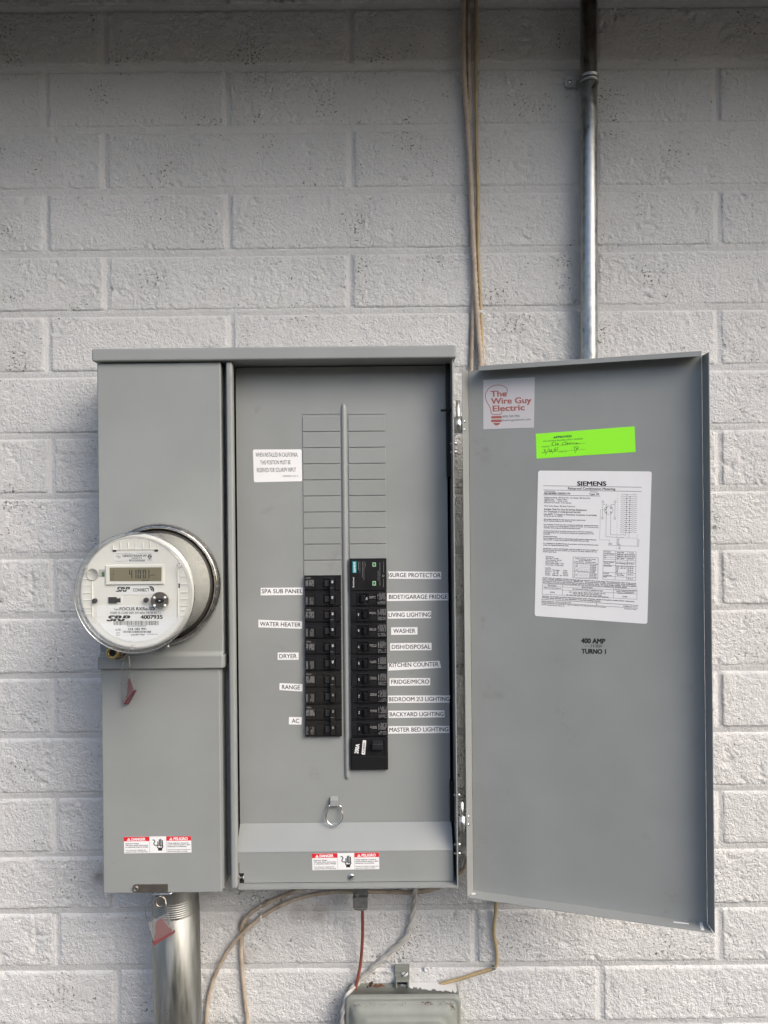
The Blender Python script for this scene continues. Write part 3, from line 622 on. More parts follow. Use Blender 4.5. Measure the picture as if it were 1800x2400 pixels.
# tables
def grid(xs, ys, sx, sy, wd=3):
    for x in xs: ln([(x, ys[0] + (x - xs[0]) * sy), (x + (ys[-1] - ys[0]) * sx, ys[-1] + (x - xs[0]) * sy)], wd)
    for y in ys: ln([(xs[0] + (y - ys[0]) * sx, y), (xs[-1] + (y - ys[0]) * sx, y + (xs[-1] - xs[0]) * sy)], wd)
grid([964, 1124, 1276, 1388], [1106, 1142, 1168, 1194, 1220, 1246, 1296, 1388, 1440, 1480], -.026, .045)
grid([572, 896], [1190, 1462], -.02, .04, 4)
grid([174, 436, 1096, 1400], [1540, 1566, 1604, 1672], -.025, .055)
tb = [('Terminal', 972, 1130, 1056, 1132, 15), ('Wire Size', 1140, 1138, 1232, 1140, 15), ('Torque', 1292, 1144, 1358, 1146, 15), ('A1, B1, A2, B2', 974, 1158, 1106, 1162, 14), ('250kcmil - #6', 1136, 1166, 1264, 1170, 14), ('250 lb-in', 1284, 1170, 1370, 1173, 14), ('N1', 974, 1183, 996, 1184, 14), ('250kcmil - #6', 1136, 1192, 1264, 1196, 14), ('275 lb-in', 1284, 1196, 1370, 1198, 14), ('N2', 974, 1208, 996, 1209, 14), ('#2 - #14', 1136, 1218, 1230, 1222, 14), ('50 lb-in', 1284, 1222, 1352, 1224, 14), ('Branch Breaker', 972, 1262, 1104, 1266, 15), ('Terminals', 972, 1284, 1050, 1286, 15), ('See Markings on Breaker', 1128, 1278, 1366, 1288, 16), ('Neutral Bar', 968, 1312, 1070, 1316, 16), ('#10 - #14 CU', 1130, 1318, 1262, 1324, 15), ('#10 - #12 AL', 1128, 1340, 1254, 1346, 15), ('#8', 1128, 1364, 1154, 1365, 14), ('#6', 1126, 1386, 1154, 1387, 14), ('20 lb-in', 1280, 1324, 1350, 1326, 15), ('25 lb-in', 1280, 1346, 1350, 1348, 15), ('35 lb-in', 1278, 1370, 1350, 1372, 15), ('45 lb-in', 1278, 1392, 1350, 1394, 15), ('Ground', 966, 1408, 1034, 1410, 15), ('Conductors', 964, 1434, 1072, 1438, 15), ('Only', 962, 1454, 1006, 1456, 15), ('(2) or (3)', 1128, 1414, 1208, 1418, 14), ('#12 AWG', 1140, 1434, 1230, 1438, 14), ('20 lb-in', 1278, 1428, 1348, 1430, 15), ('20 lb-in', 1276, 1480, 1346, 1484, 15),
    ('Accessories', 216, 1192, 318, 1196, 15), ('Filler Plate:  ECQF3', 216, 1214, 382, 1220, 14), ('5" Jaw Assembly:  EMCXL', 216, 1236, 424, 1244, 14), ('Push Pad Kit:  PPK1', 216, 1258, 378, 1264, 14), ('Meter Socket Jumper:  ECJ5', 214, 1276, 448, 1286, 14), ('Ground Bar:  ECGB series', 214, 1298, 444, 1308, 14), ('Lug Kits', 212, 1338, 284, 1342, 15), ('Catalog #   Wire Range', 210, 1362, 394, 1370, 14), ('Torque', 440, 1372, 496, 1374, 14), ('ECLK1-2   1/0 - #8', 210, 1386, 380, 1392, 14), ('ECLK2     3/0 - #4', 210, 1408, 380, 1414, 14), ('ECLX3   300kcmil - #1', 210, 1430, 422, 1438, 14), ('50 lb-in', 438, 1394, 496, 1396, 14), ('120 lb-in', 438, 1416, 506, 1418, 14), ('240 lb-in', 438, 1438, 506, 1440, 14),
    ('If hub is required, use the catalog', 600, 1216, 862, 1230, 14), ('numbers listed below', 640, 1236, 810, 1246, 14), ('Trade size (in)   Catalog number', 582, 1256, 866, 1268, 14), ('RS Type Hub (top entry, surface use only)', 582, 1276, 888, 1290, 14), ('1 1/4"  ..........................  EC38597', 584, 1302, 872, 1312, 14), ('1 1/2"  ..........................  EC38598', 584, 1322, 870, 1334, 14), ('2"  ..............................  EC38599', 584, 1344, 870, 1356, 14), ('2 1/2"  ..........................  EC56852', 584, 1366, 868, 1378, 14), ('MC Type Hub (bottom endwall)', 582, 1384, 852, 1396, 15), ('2"  ..............................  ECHC200', 582, 1410, 874, 1420, 14), ('2 1/2"  ..........................  ECHC250', 580, 1430, 872, 1442, 14), ('3"  ..............................  ECHC300', 580, 1450, 872, 1464, 14),
    ('SHORT CIRCUIT CURRENT RATING (Maximum value not included in short circuit rating). This panelboard has a short circuit current', 176, 1470, 1386, 1540, 16), ('rating of 22,000 AMPS RMS symmetrical, 120/240 VAC.  The correct branch breakers and main breaker series combinations', 174, 1490, 1386, 1560, 16), ('to be used for series short circuit current levels are listed in the tabulation below.  Any circuit breaker installed, replaced or added in', 174, 1510, 1392, 1582, 16), ('this panelboard must be manufactured by Siemens and must be of the correct type as indicated in the tabulation below.', 174, 1530, 1268, 1594, 16),
    ('Main Breaker', 244, 1566, 356, 1572, 15), ('When the main breaker is', 190, 1594, 412, 1604, 15), ('Branch Breaker', 686, 1590, 826, 1596, 15), ('And the branch breakers installed are Type', 560, 1612, 954, 1636, 16), ('Then the maximum short circuit', 1108, 1620, 1386, 1632, 14), ('rating in RMS symmetrical', 1130, 1642, 1364, 1652, 14), ('amperes (120/240V) is', 1140, 1662, 1350, 1670, 14), ('QN', 272, 1655, 330, 1657, 16), ('MP-T, MP-HT, MP-MT, MP-AT, MP-GT, MP-HGT, MP-HST,', 520, 1654, 994, 1674, 15), ('MP-ET, MP-HET, MD-TR, MD-HTR (Murray)', 570, 1674, 940, 1692, 15), ('QP, QPH, HQP, QAF, QPHF, QE, QEH, QAFH, QPFH (Siemens)', 484, 1690, 1028, 1718, 15), ('22,000', 1210, 1712, 1272, 1714, 15),
    ('Important:  Do not allow petroleum based (hydrocarbon) sprays, chemicals, solvents or any paint to contact interior components.', 172, 1704, 1364, 1776, 17), ('Petroleum based chemicals can cause degradation of electrical insulating materials.', 170, 1724, 928, 1772, 17), ('Siemens Industry, Inc.   Norcross, Georgia, U.S.A.', 166, 1766, 544, 1786, 13), ('A National Electrical Code and NEC\u00ae is a registered trademark of the National Fire Protection Association.', 164, 1792, 1000, 1848, 13), ('\u00a9 2019 Copyright Siemens Industry, Inc.', 162, 1812, 464, 1834, 13), ('47600886-0122  Rev. 03', 1218, 1834, 1402, 1842, 13), ('Assembled in Mexico', 1232, 1866, 1396, 1876, 13), ('J6', 866, 1808, 884, 1808, 14)]
for (s, x0, y0_, x1, y1_, h) in tb: tl(s, x0, y0_, x1, y1_, h)
ln([(156, 1738), (1412, 1818)], 5); ln([(154, 1772), (1410, 1856)], 4)
obj('wiring_diagram_label', m, door, label='large white paper label with wiring diagram and tables')
m = MB(); m.text(DP, '400 AMP', (1362.5, 1507), (1417.8, 1508.5), 11, INK, .06, .05); z2 = lambda x, y: (1020 + x / 2.127, 1500 + y / 2.127)
m.text(DP, '- 3 0 2024', z2(764, 36), z2(830, 37), 6.5, INK, .06, .015); m.text(DP, 'TURNO 1', z2(730, 67), z2(850, 69), 10.5, INK, .06, .05)
m.stroke(DP, [z2(746, 28), z2(752, 32), z2(758, 27)], .8, INK, .06)
obj('stamped_lettering', m, door)

# ------------------------------------------------------------------ stickers on the panel
def danger(pl, tl_, tr, br, bl, parent, name='danger_sticker', label=None):
    q = [np.array(p, float) for p in (tl_, tr, br, bl)]
    def P(s, t): return (q[0] * (1 - s) + q[1] * s) * (1 - t) + (q[3] * (1 - s) + q[2] * s) * t
    def R(s0, s1, t0, t1, mt, h): m.flat(pl, [P(s0, t0), P(s1, t0), P(s1, t1), P(s0, t1)], mt, h)
    def T(s, s0, s1, t, hh, mt, b=0.0): m.text(pl, s, P(s0, t), P(s1, t), hh, mt, .36, b * 1.6)
    m = MB(); m.plate(pl, q, PAPER, .25, h0=.05)
    R(0, .378, 0, .27, RED, .33); R(.634, 1, 0, .27, RED, .33)
    R(.378, .381, 0, 1, INKG, .33); R(.631, .634, 0, 1, INKG, .33)
    for s0 in (.045, .672):
        m.flat(pl, [P(s0, .235), P(s0 + .028, .06), P(s0 + .056, .235)], WHITEP, .35); m.flat(pl, [P(s0 + .0255, .2), P(s0 + .025, .12), P(s0 + .031, .12), P(s0 + .0305, .2)], RED, .36)
    H = np.linalg.norm(q[3] - q[0])
    T('DANGER', .115, .318, .225, H * .155, WHITEP, .025); T('PELIGRO', .742, .95, .225, H * .155, WHITEP, .025)
    for (s, s0, s1, t) in (('Hazardous Voltage.', .022, .225, .44), ('Will cause death, serious injury', .022, .36, .545), ('or substantial property damage.', .022, .36, .65), ('Turn off power supplying this', .022, .325, .84), ('equipment before working inside.', .022, .355, .945),
                           ('Voltaje peligroso. Causar\u00e1 la', .645, .955, .44), ('muerte, lesiones graves o da\u00f1o', .645, .985, .545), ('substancial a la propiedad.', .645, .93, .65), ('Desconecte el suministro de energ\u00eda a este', .645, .985, .84), ('equipo antes de trabajar en su interior.', .645, .945, .945)):
        T(s, s0, s1, t, H * .066, INK, .018 if t < .7 else .01)
    for i, (x, top) in enumerate(((.497, .30), (.519, .17), (.541, .15), (.563, .22))): R(x, x + .0165, top, .62, INK, .34)
    m.flat(pl, [P(.487, .55), P(.582, .55), P(.585, .62), P(.565, .78), P(.568, .86), P(.505, .86), P(.505, .76), P(.49, .66)], INK, .345)
    m.flat(pl, [P(.472, .5), P(.484, .48), P(.505, .62), P(.50, .68)], INK, .343)
    m.flat(pl, [P(.49, .60), P(.535, .56), P(.53, .63), P(.575, .58), P(.545, .71), P(.545, .65), P(.51, .70), P(.515, .64)], PAPER, .355)
    m.stroke(pl, [P(.43, .2), P(.452, .22), P(.462, .3), P(.445, .4), P(.448, .5), P(.47, .54)], 2.2, INK, .35)
    return obj(name, m, parent, label=label)
CP = wallplane(-129.25); z5 = lambda x, y: (200 + x / 3.16, 1700 + y / 3.16)
danger(CP, z5(285, 826), z5(783, 820), z5(787, 941), z5(288, 948), low, label='red and white danger sticker on lower meter cover')
z8 = lambda x, y: (500 + x / 2.552, 1800 + y / 2.552)
danger(LP, z8(590, 512), z8(990, 505), z8(993, 604), z8(593, 611), pan, label='red and white danger sticker on ledge below breakers')
z6 = lambda x, y: (500 + x / 2.552, 780 + y / 2.552)
m = MB(); m.plate(P0, [z6(237, 698), z6(528, 697), z6(532, 888), z6(243, 894)], PAPER, .25, rad=4, h0=.05)
for (s, x0, y0_, x1, y1_, h, b) in (('WHEN INSTALLED IN CALIFORNIA,', 253, 742, 506, 741, 25, 0), ('THIS POSITION MUST BE', 281, 788, 462, 786, 24, 0), ('RESERVED FOR SOLAR/PV INPUT', 261, 834, 494, 831, 25, 0), ('47500A80121 Rev. A', 415, 862, 508, 861, 10, 0)):
    m.text(P0, s, z6(x0, y0_), z6(x1, y1_), h / 2.552, INK, .36, .006)
obj('solar_sticker', m, deadfront, label='white rounded solar input sticker beside the twist-outs')
z7 = lambda x, y: (550 + x / 3.016, 1280 + y / 3.016)
STR = [('SPA SUB PANEL', [(184, 295), (484, 292), (482, 345), (184, 348)], (192, 333), (479, 332)), ('WATER HEATER', [(168, 520), (478, 532), (475, 584), (168, 574)], (178, 563), (466, 570)), ('DRYER', [(304, 752), (452, 752), (452, 803), (304, 804)], (316, 792), (438, 791)), ('RANGE', [(317, 968), (480, 975), (478, 1027), (316, 1017)], (334, 1009), (461, 1013)), ('AC', [(384, 1208), (475, 1209), (472, 1262), (383, 1260)], (404, 1248), (455, 1249)),
       ('SURGE PROTECTOR', [(1083, 178), (1460, 181), (1460, 233), (1086, 230), (1096, 206)], (1097, 218), (1456, 220)), ('BIDET/GARAGE FRIDGE', [(1076, 332), (1508, 332), (1510, 383), (1076, 388)], (1091, 373), (1504, 371)), ('LIVING LIGHTING', [(1082, 461), (1389, 458), (1388, 509), (1082, 513)], (1089, 500), (1386, 498)), ('WASHER', [(1106, 574), (1292, 573), (1292, 625), (1106, 627)], (1121, 613), (1277, 612)), ('DISH/DISPOSAL', [(1099, 686), (1392, 683), (1392, 735), (1099, 738)], (1111, 726), (1383, 724)),
       ('KITCHEN COUNTER', [(1085, 828), (1448, 810), (1460, 860), (1087, 880)], (1094, 855), (1440, 848)), ('FRIDGE/MICRO', [(1095, 934), (1382, 932), (1382, 984), (1093, 988)], (1107, 973), (1374, 971)), ('BEDROOM 2\\3 LIGHTING', [(1084, 1056), (1522, 1055), (1518, 1106), (1084, 1108)], (1090, 1096), (1518, 1094)), ('BACKYARD LIGHTING', [(1087, 1163), (1482, 1160), (1484, 1210), (1088, 1214)], (1096, 1203), (1476, 1200)), ('MASTER BED LIGHTING', [(1086, 1272), (1516, 1270), (1518, 1320), (1086, 1326)], (1094, 1312), (1510, 1308))]
for (s, q, a, b) in STR:
    m = MB(); m.plate(P0, [z7(*p) for p in q], PAPER, .22, h0=.05); m.text(P0, s, z7(*a), z7(*b), 28.5 / 3.016, INK, .34, .012)
    obj('label_strip', m, deadfront, label='white strip lettered ' + s.lower().replace('\\', ' '))

# ------------------------------------------------------------------ breakers
BF = -96.5; BP = wallplane(BF); zb = lambda x, y: (690 + x / 7.213, 1290 + y / 7.213)
def px_rect(x0, x1, y0_, y1_, y): return rect(x0, x1, y0_, y1_, y)
def micro(m, pl, x0, x1, y0_, y1_, rows, vertical, h, mt=PRINT, seed=0, wd=.42):
    rr = random.Random(seed)
    for i in range(rows):
        f = (i + .5) / rows; t = 0.0
        while t < 1:
            l = rr.uniform(.05, .3); e = min(t + l, 1)
            if rr.random() < .86:
                if vertical: m.stroke(pl, [(x0 + (x1 - x0) * f, y0_ + (y1_ - y0_) * t), (x0 + (x1 - x0) * f, y0_ + (y1_ - y0_) * e)], wd, mt, h)
                else: m.stroke(pl, [(x0 + (x1 - x0) * t, y0_ + (y1_ - y0_) * f), (x0 + (x1 - x0) * e, y0_ + (y1_ - y0_) * f)], wd, mt, h)
            t = e + .03
def double(px0, px1, py0, py1, amp, label, worn, seed):
    mt = BLACK2 if worn else BLACK
    x0, x1, z0_, z1_ = rect(px0, px1, py0, py1, BF)
    t = thing('double_breaker', ((x0 + x1) / 2, DF, z0_), label, 'circuit breaker', 'double circuit breakers in the panel')
    ph = (z1_ - z0_) / 2; w_ = x1 - x0
    m = MB()
    for k in range(2):
        za = z0_ + k * ph
        m.box(x0 + .2, x1 - .2, BF + .8, DF - .1, za + .35, za + ph - .35, mt)
        m.box(x0 + w_ * .01, x0 + w_ * .28, BF - .6, BF + .7, za + ph * .1, za + ph * .86, mt)
        m.box(x0 + w_ * .29, x0 + w_ * .52, BF - .3, BF + .7, za + ph * .1, za + ph * .70, mt)
        m.box(x0 + w_ * .53, x0 + w_ * .83, BF - 1.4, BF + .7, za + ph * .12, za + ph * .22, mt)
        m.box(x0 + w_ * .53, x0 + w_ * .83, BF - 1.4, BF + .7, za + ph * .76, za + ph * .86, mt)
        m.box(x0 + w_ * .84, x0 + w_ * .985, BF - .5, BF + .7, za + ph * .1, za + ph * .74, mt)
    obj('body', m, t, bevel=.45, seg=2)
    m = MB(); m.box(x0 + w_ * .70, x0 + w_ * .815, BF - 6.5, BF + .7, z0_ + ph * .2, z0_ + ph * 1.78, mt)
    for k in range(2): m.box(x0 + w_ * .55, x0 + w_ * .69, BF - 3.2, BF + .7, z0_ + k * ph + ph * .3, z0_ + k * ph + ph * .7, DARK)
    obj('handle', m, t, bevel=.7, seg=2)
    m = MB(); hp = (py1 - py0) / 2; wp = px1 - px0; HP = wallplane(BF - 6.55); LPp = wallplane(BF - .62); mp = STEEL if worn else PRINT
    for k in range(2):
        yc = py0 + hp * (k + .42); xh = px0 + wp * .738
        m.text(HP, amp, (xh, yc - 3.0), (xh, yc + 3.0), 4.2, WHITEP if not worn else PRINT, .12, .01)
        ya = py0 + hp * k
        if k == 0:
            micro(m, LPp, px0 + wp * .03, px0 + wp * .1, ya + hp * .3, ya + hp * .68, 3, True, .1, PRINT, seed, .7); micro(m, LPp, px0 + wp * .12, px0 + wp * .26, ya + hp * .3, ya + hp * .68, 6, True, .1, PRINT, seed + 1, .7)
            micro(m, LPp, px0 + wp * .04, px0 + wp * .17, ya + hp * .08 + 1, ya + hp * .2 + 1, 2, False, .1, PRINT, seed + 2, .5)
        else:
            micro(m, LPp, px0 + wp * .03, px0 + wp * .09, ya + hp * .38, ya + hp * .85, 2, True, .1, PRINT, seed + 3, .6); micro(m, LPp, px0 + wp * .14, px0 + wp * .25, ya + hp * .38, ya + hp * .85, 4, True, .1, PRINT, seed + 4, .5)
    m.stroke(HP, [(px0 + wp * .70, py0 + hp * .8), (px0 + wp * .78, py0 + hp * .8)], .5, PRINT, .12)
    obj('printed_marking', m, t, kind='stuff')
Lb = [(205, 430, '50', 'spa sub panel', 0), (430, 655, '30', 'water heater', 0), (655, 885, '30', 'dryer', 0), (885, 1120, '50', 'range', 1), (1120, 1350, '40', 'AC', 1)]
for i, (a, b, amp, nm, wn) in enumerate(Lb):
    p, q = z7(493 + i * 1.2, a), z7(752 + i * 1.4, b)
    double(p[0], q[0], p[1] + .3, q[1] - .3, amp, 'black double circuit breaker beside the %s label strip' % nm, wn, 40 + i * 9)
def single(px0, px1, py0, py1, amp, label, right, seed):
    x0, x1, z0_, z1_ = rect(px0, px1, py0, py1, BF); w_ = x1 - x0; h_ = z1_ - z0_; wp = px1 - px0; hp = py1 - py0
    t = thing('single_breaker', ((x0 + x1) / 2, DF, z0_), label, 'circuit breaker', 'single circuit breakers in the panel')
    m = MB(); m.box(x0 + .2, x1 - .2, BF + .8, DF - .1, z0_ + .3, z1_ - .3, BLACK)
    m.box(x0 + w_ * .02, x0 + w_ * .18, BF - .2, BF + .7, z0_ + h_ * .12, z0_ + h_ * .8, BLACK)
    m.box(x0 + w_ * .19, x0 + w_ * .49, BF - 1.3, BF + .7, z0_ + h_ * .1, z0_ + h_ * .2, BLACK); m.box(x0 + w_ * .19, x0 + w_ * .49, BF - 1.3, BF + .7, z0_ + h_ * .82, z0_ + h_ * .9, BLACK)
    m.box(x0 + w_ * .47, x0 + w_ * .49, BF - 1.3, BF + .7, z0_ + h_ * .21, z0_ + h_ * .81, BLACK); m.box(x0 + w_ * .19, x0 + w_ * .21, BF - 1.3, BF + .7, z0_ + h_ * .21, z0_ + h_ * .81, BLACK)
    m.box(x0 + w_ * .50, x0 + w_ * .715, BF - .4, BF + .7, z0_ + h_ * .1, z0_ + h_ * .4, BLACK); m.box(x0 + w_ * .50, x0 + w_ * .715, BF - .6, BF + .7, z0_ + h_ * .42, z0_ + h_ * .86, BLACK)
    m.box(x0 + w_ * .73, x0 + w_ * .985, BF - .6, BF + .7, z0_ + h_ * .1, z0_ + h_ * .41, BLACK); m.box(x0 + w_ * .73, x0 + w_ * .985, BF - .6, BF + .7, z0_ + h_ * .43, z0_ + h_ * .9, BLACK)
    obj('body', m, t, bevel=.4, seg=2)
    m = MB(); hx0, hx1 = (.24, .40) if right else (.30, .46)
    m.prism([(x0 + w_ * hx0, BF + .6, z0_ + h_ * .3), (x0 + w_ * hx1, BF + .6, z0_ + h_ * .3), (x0 + w_ * (hx1 - .03 if not right else hx1), BF - 6, z0_ + h_ * .3), (x0 + w_ * (hx0 + .06), BF - 5, z0_ + h_ * .3)], (0, 0, h_ * .42), BLACK); obj('handle', m, t, bevel=.6)
    m = MB(); xn = px0 + wp * (.47 if right else .235); yc = py0 + hp * .5; NP = wallplane(BF - .7)
    m.text(NP, amp, (xn + (0 if right else 0), yc + 2.8), (xn, yc - 2.8), 3.8, WHITEP, .75 if right else .1, .01)
    micro(m, NP, px0 + wp * .52, px0 + wp * .70, py0 + hp * .33, py0 + hp * .5, 3, False, .1, PRINT, seed, .65)
    micro(m, NP, px0 + wp * .745, px0 + wp * .77, py0 + hp * .2, py0 + hp * .55, 1, True, .1, PRINT, seed + 1, .8); micro(m, NP, px0 + wp * .79, px0 + wp * .97, py0 + hp * .14, py0 + hp * .55, 7, True, .1, PRINT, seed + 2, .55)
    micro(m, NP, px0 + wp * .75, px0 + wp * .97, py0 + hp * .63, py0 + hp * .86, 3, False, .1, PRINT, seed + 3, .55)
    obj('printed_marking', m, t, kind='stuff')
Rb = [(315, 428, '20', 'bidet garage fridge'), (428, 540, '15', 'living lighting'), (540, 655, '20', 'washer'), (655, 770, '20', 'dish disposal'), (770, 885, '20', 'kitchen counter'), (885, 1000, '20', 'fridge micro'), (1000, 1118, '15', 'bedroom lighting'), (1118, 1232, '15', 'backyard lighting'), (1232, 1350, '15', 'master bed lighting')]
for i, (a, b, amp, nm) in enumerate(Rb):
    p, q = z7(816 + i * .9, a), z7(1076 + i * .9, b)
    single(p[0], q[0], p[1] + .2, q[1] - .2, amp, 'black single circuit breaker beside the %s label strip' % nm, i == 0, 300 + i * 11)
# surge protector
p, q = z7(813, 87), z7(1074, 314); x0, x1, z0_, z1_ = rect(p[0], q[0], p[1], q[1], BF)
t = thing('surge_protector', ((x0 + x1) / 2, DF, z0_), 'black surge protector module with teal logo and two green lights', 'surge protector')
m = MB(); m.box(x0, x1, BF - .4, DF - .1, z0_ + .3, z1_, BLACK); obj('body', m, t, bevel=.6)
SP = wallplane(BF - .4); m = MB()
m.flat(SP, [zb(980, 183), zb(1052, 183), zb(1052, 380), zb(980, 380)], TEAL, .06); m.text(SP, 'SIEMENS', zb(1036, 368), zb(1030, 196), 4.6, WHITEP, .12, .015)
m.text(SP, 'BoltShield', zb(1010, 622), zb(1010, 455), 3.2, WHITEP, .1)
for (x, y0_, y1_, wd) in ((1082, 330, 190, .55), (1108, 380, 190, .4), (1150, 460, 190, .4), (1176, 500, 190, .4), (1198, 280, 190, .4), (1415, 530, 265, .5), (1445, 600, 205, .5), (1505, 620, 480, .5), (1508, 380, 190, .4)):
    micro(m, SP, zb(x - 8, 0)[0], zb(x + 8, 0)[0], zb(0, y1_)[1], zb(0, y0_)[1], 1, True, .1, PRINT, x, wd)
m.stroke(SP, [zb(1500, 410), zb(1520, 430), zb(1500, 450), zb(1485, 430), zb(1500, 410)], .6, PRINT, .1)
obj('printed_marking', m, t, kind='stuff')
for (ya, yb_) in ((205, 272), (520, 592)):
    m = MB(); m.plate(SP, [zb(1320, ya), zb(1378, ya), zb(1378, yb_), zb(1320, yb_)], PALEG, .3, h0=.05); m.flat(SP, [zb(1331, ya + 12), zb(1367, ya + 12), zb(1367, yb_ - 12), zb(1331, yb_ - 12)], LEDG, .45); obj('indicator_light', m, t)
# main breaker
zc_ = lambda x, y: (690 + x / 7.213, 1550 + y / 7.213)
p, q = zc_(948, 1290), zc_(1583, 1835); x0, x1, z0_, z1_ = rect(p[0], q[0], p[1], q[1], BF); w_, h_ = x1 - x0, z1_ - z0_
t = thing('main_breaker', ((x0 + x1) / 2, DF, z0_), 'wide black main circuit breaker marked 200A at the column foot', 'circuit breaker')
m = MB(); m.box(x0, x1, BF + .4, DF - .1, z0_, z1_ - .4, BLACK); m.box(x0 + 1.5, x1 - 1.5, BF - .8, BF + .3, z0_ + 1.5, z0_ + h_ * .43, BLACK); m.box(x0 + 1.5, x0 + w_ * .4, BF - .8, BF + .3, z0_ + h_ * .45, z1_ - 2, BLACK)
m.box(x0 + w_ * .9, x1 - 1.5, BF - .8, BF + .3, z0_ + h_ * .45, z1_ - 2, BLACK); obj('body', m, t, bevel=.5)
m = MB(); m.prism([(x0 + w_ * .58, BF + .3, z0_ + h_ * .62), (x0 + w_ * .58, BF - 7, z0_ + h_ * .66), (x0 + w_ * .58, BF - 6, z0_ + h_ * .82), (x0 + w_ * .58, BF + .3, z0_ + h_ * .93)], (w_ * .29, 0, 0), BLACK); obj('handle', m, t, bevel=.8)
MP = wallplane(BF - .8); m = MB(); m.text(MP, '200A', zc_(1078, 1560), zc_(1102, 1402), 8.6, WHITEP, .1, .03)
m.plate(MP, [zc_(1158, 1333), zc_(1214, 1336), zc_(1192, 1578), zc_(1136, 1570)], PAPER, .15, rad=1.5, h0=.05); m.text(MP, 'A240901', zc_(1180, 1560), zc_(1200, 1362), 4.2, INK, .3, .02)
m.stroke(MP, [zc_(1310, 1476), zc_(1495, 1472)], .6, PRINT, .1); obj('printed_marking', m, t, kind='stuff')

# ------------------------------------------------------------------ hasp on the lower cover
zh = lambda x, y, yy: W(300 + x / 9.217, 2050 + y / 9.217, yy)
m = MB(); hp = [(100, 300), (110, 240), (150, 215), (860, 205), (860, 380), (150, 385), (110, 360)]
m.prism([zh(x, y, -131) for x, y in hp], (0, 1.6, 0), STEEL)
m.lathe([(4.4, 0), (4.2, -1.2), (2.6, -2), (2.4, -1), (.02, -.8)], zh(170, 300, -131), STEEL, 18); obj('hasp', m, low, bevel=.4)
m = MB(); m.tube([zh(545, 385, -128), zh(552, 418, -131), zh(600, 424, -133), zh(860, 420, -133), zh(930, 405, -132), zh(945, 360, -128)], 1.5, ZINC, n=8, step=1.5)
obj('hasp_staple', m, low)
m = MB(); c = zh(700, 585, -124); vs = []
for k in range(25):
    a = 2 * math.pi * k / 24; vs.append((c[0] + 7.6 * math.cos(a), c[1], c[2] + 7.6 * math.sin(a)))
m.tube(vs, 2.0, STEEL, n=8, straight=True); m.prism([zh(590, 455, -124), zh(845, 440, -124), zh(815, 560, -124), zh(770, 500, -124), zh(620, 505, -124), zh(585, 560, -124)], (0, 1.4, 0), STEEL); obj('hasp_eye', m, low)

def seal(name, P, quad, red, bar, wire, yy, label, wr=.55):
    t = thing(name, P(quad[3][0], quad[3][1], yy), label, 'meter seal')
    m = MB(); m.prism([P(x, y, yy) for x, y in quad], (0, 3.2, 0), CLEART); obj('clear_body', m, t, bevel=.4)
    m = MB(); m.prism([P(x, y, yy + .8) for x, y in red], (0, 1.6, 0), MAROON if name == 'hanging_seal' else PINK); obj('insert', m, t)
    m = MB(); m.prism([P(x, y, yy - .6) for x, y in bar], (0, 4.4, 0), MAROON if name == 'hanging_seal' else PINK); obj('base_bar', m, t, bevel=.4)
    for i, wr_ in enumerate(wire):
        m = MB(); m.tube([P(x, y, d) for x, y, d in wr_], wr, ZINC, n=6, step=2); obj('wire', m, t)
seal('hasp_seal', zh, [(430, 1045), (855, 830), (985, 1245), (560, 1470)], [(690, 960), (745, 955), (770, 1010), (870, 1150), (925, 1165), (950, 1235), (575, 1455), (560, 1380), (600, 1250), (590, 1120), (620, 1010)], [(525, 1465), (1000, 1225), (1010, 1258), (560, 1540), (540, 1510)],
     [[(770, 460, -122), (690, 470, -127), (560, 560, -130), (430, 645, -130), (380, 730, -130), (385, 880, -130), (430, 1040, -129), (480, 1200, -128.5), (560, 1440, -128.5)], [(800, 460, -122), (820, 620, -127), (822, 760, -129), (845, 900, -128.5), (890, 1080, -128.5)]], -130, 'clear seal with dusty red insert hanging from the hasp')
zs_ = lambda x, y, yy: W(250 + x / 13.82, 1500 + y / 13.82, yy)
seal('hanging_seal', zs_, [(490, 1370), (800, 1060), (890, 1640), (560, 2040)], [(690, 1250), (745, 1265), (830, 1490), (870, 1640), (640, 2030), (590, 1990), (600, 1900), (660, 1780)], [(880, 1630), (950, 1640), (700, 2090), (540, 2080), (560, 2040), (680, 2030)],
     [[(690, 480, -137), (600, 620, -139), (520, 790, -141), (505, 880, -141), (500, 1060, -140), (530, 1330, -138), (560, 1400, -137)], [(720, 480, -137), (740, 700, -139), (760, 900, -140), (755, 1080, -139), (700, 1200, -138)]], -138, 'clear seal with dark red insert hanging below the meter', .4)

# ------------------------------------------------------------------ electric meter
MC = (-335.2, 0, -105.0); zm = lambda x, y: (170 + x / 4.608, 1220 + y / 4.608)
mt_ = thing('electric_meter', (MC[0], -130, MC[2] - 90), 'round electric meter under clear cover with white face and digital display', 'electric meter')
m = MB(); m.lathe([(84, -131), (90, -131), (91, -135), (90.6, -142), (88.5, -147), (85.8, -148.4), (83.6, -146.5), (83.2, -140), (82.6, -133)], MC, RING, 96); obj('socket_ring', m, mt_)
m = MB(); m.lathe([(83.4, -138), (79, -137.5), (74, -137.5)], MC, GAPFILL, 64); m.lathe([(81.5, -133), (81.5, -143), (78.2, -146), (74, -146)], MC, GAPFILL, 64); obj('gap_rings', m, mt_)  # dark rings fill the gap between socket ring and meter body
m = MB(); m.lathe([(77.4, -140), (77.4, -226), (76.8, -234), (75.4, -239), (74, -240.6), (72, -241), (.02, -241)], MC, METERW, 72); body_ = obj('meter_body', m, mt_)
m = MB(); m.lathe([(79.6, -143), (79.6, -236), (80.6, -239), (80.8, -245), (79.8, -248.4), (77.6, -249.8), (74.8, -249.6), (73.4, -248.2), (.02, -248.4)], MC, CLEAR, 96); cover = obj('clear_cover', m, mt_)
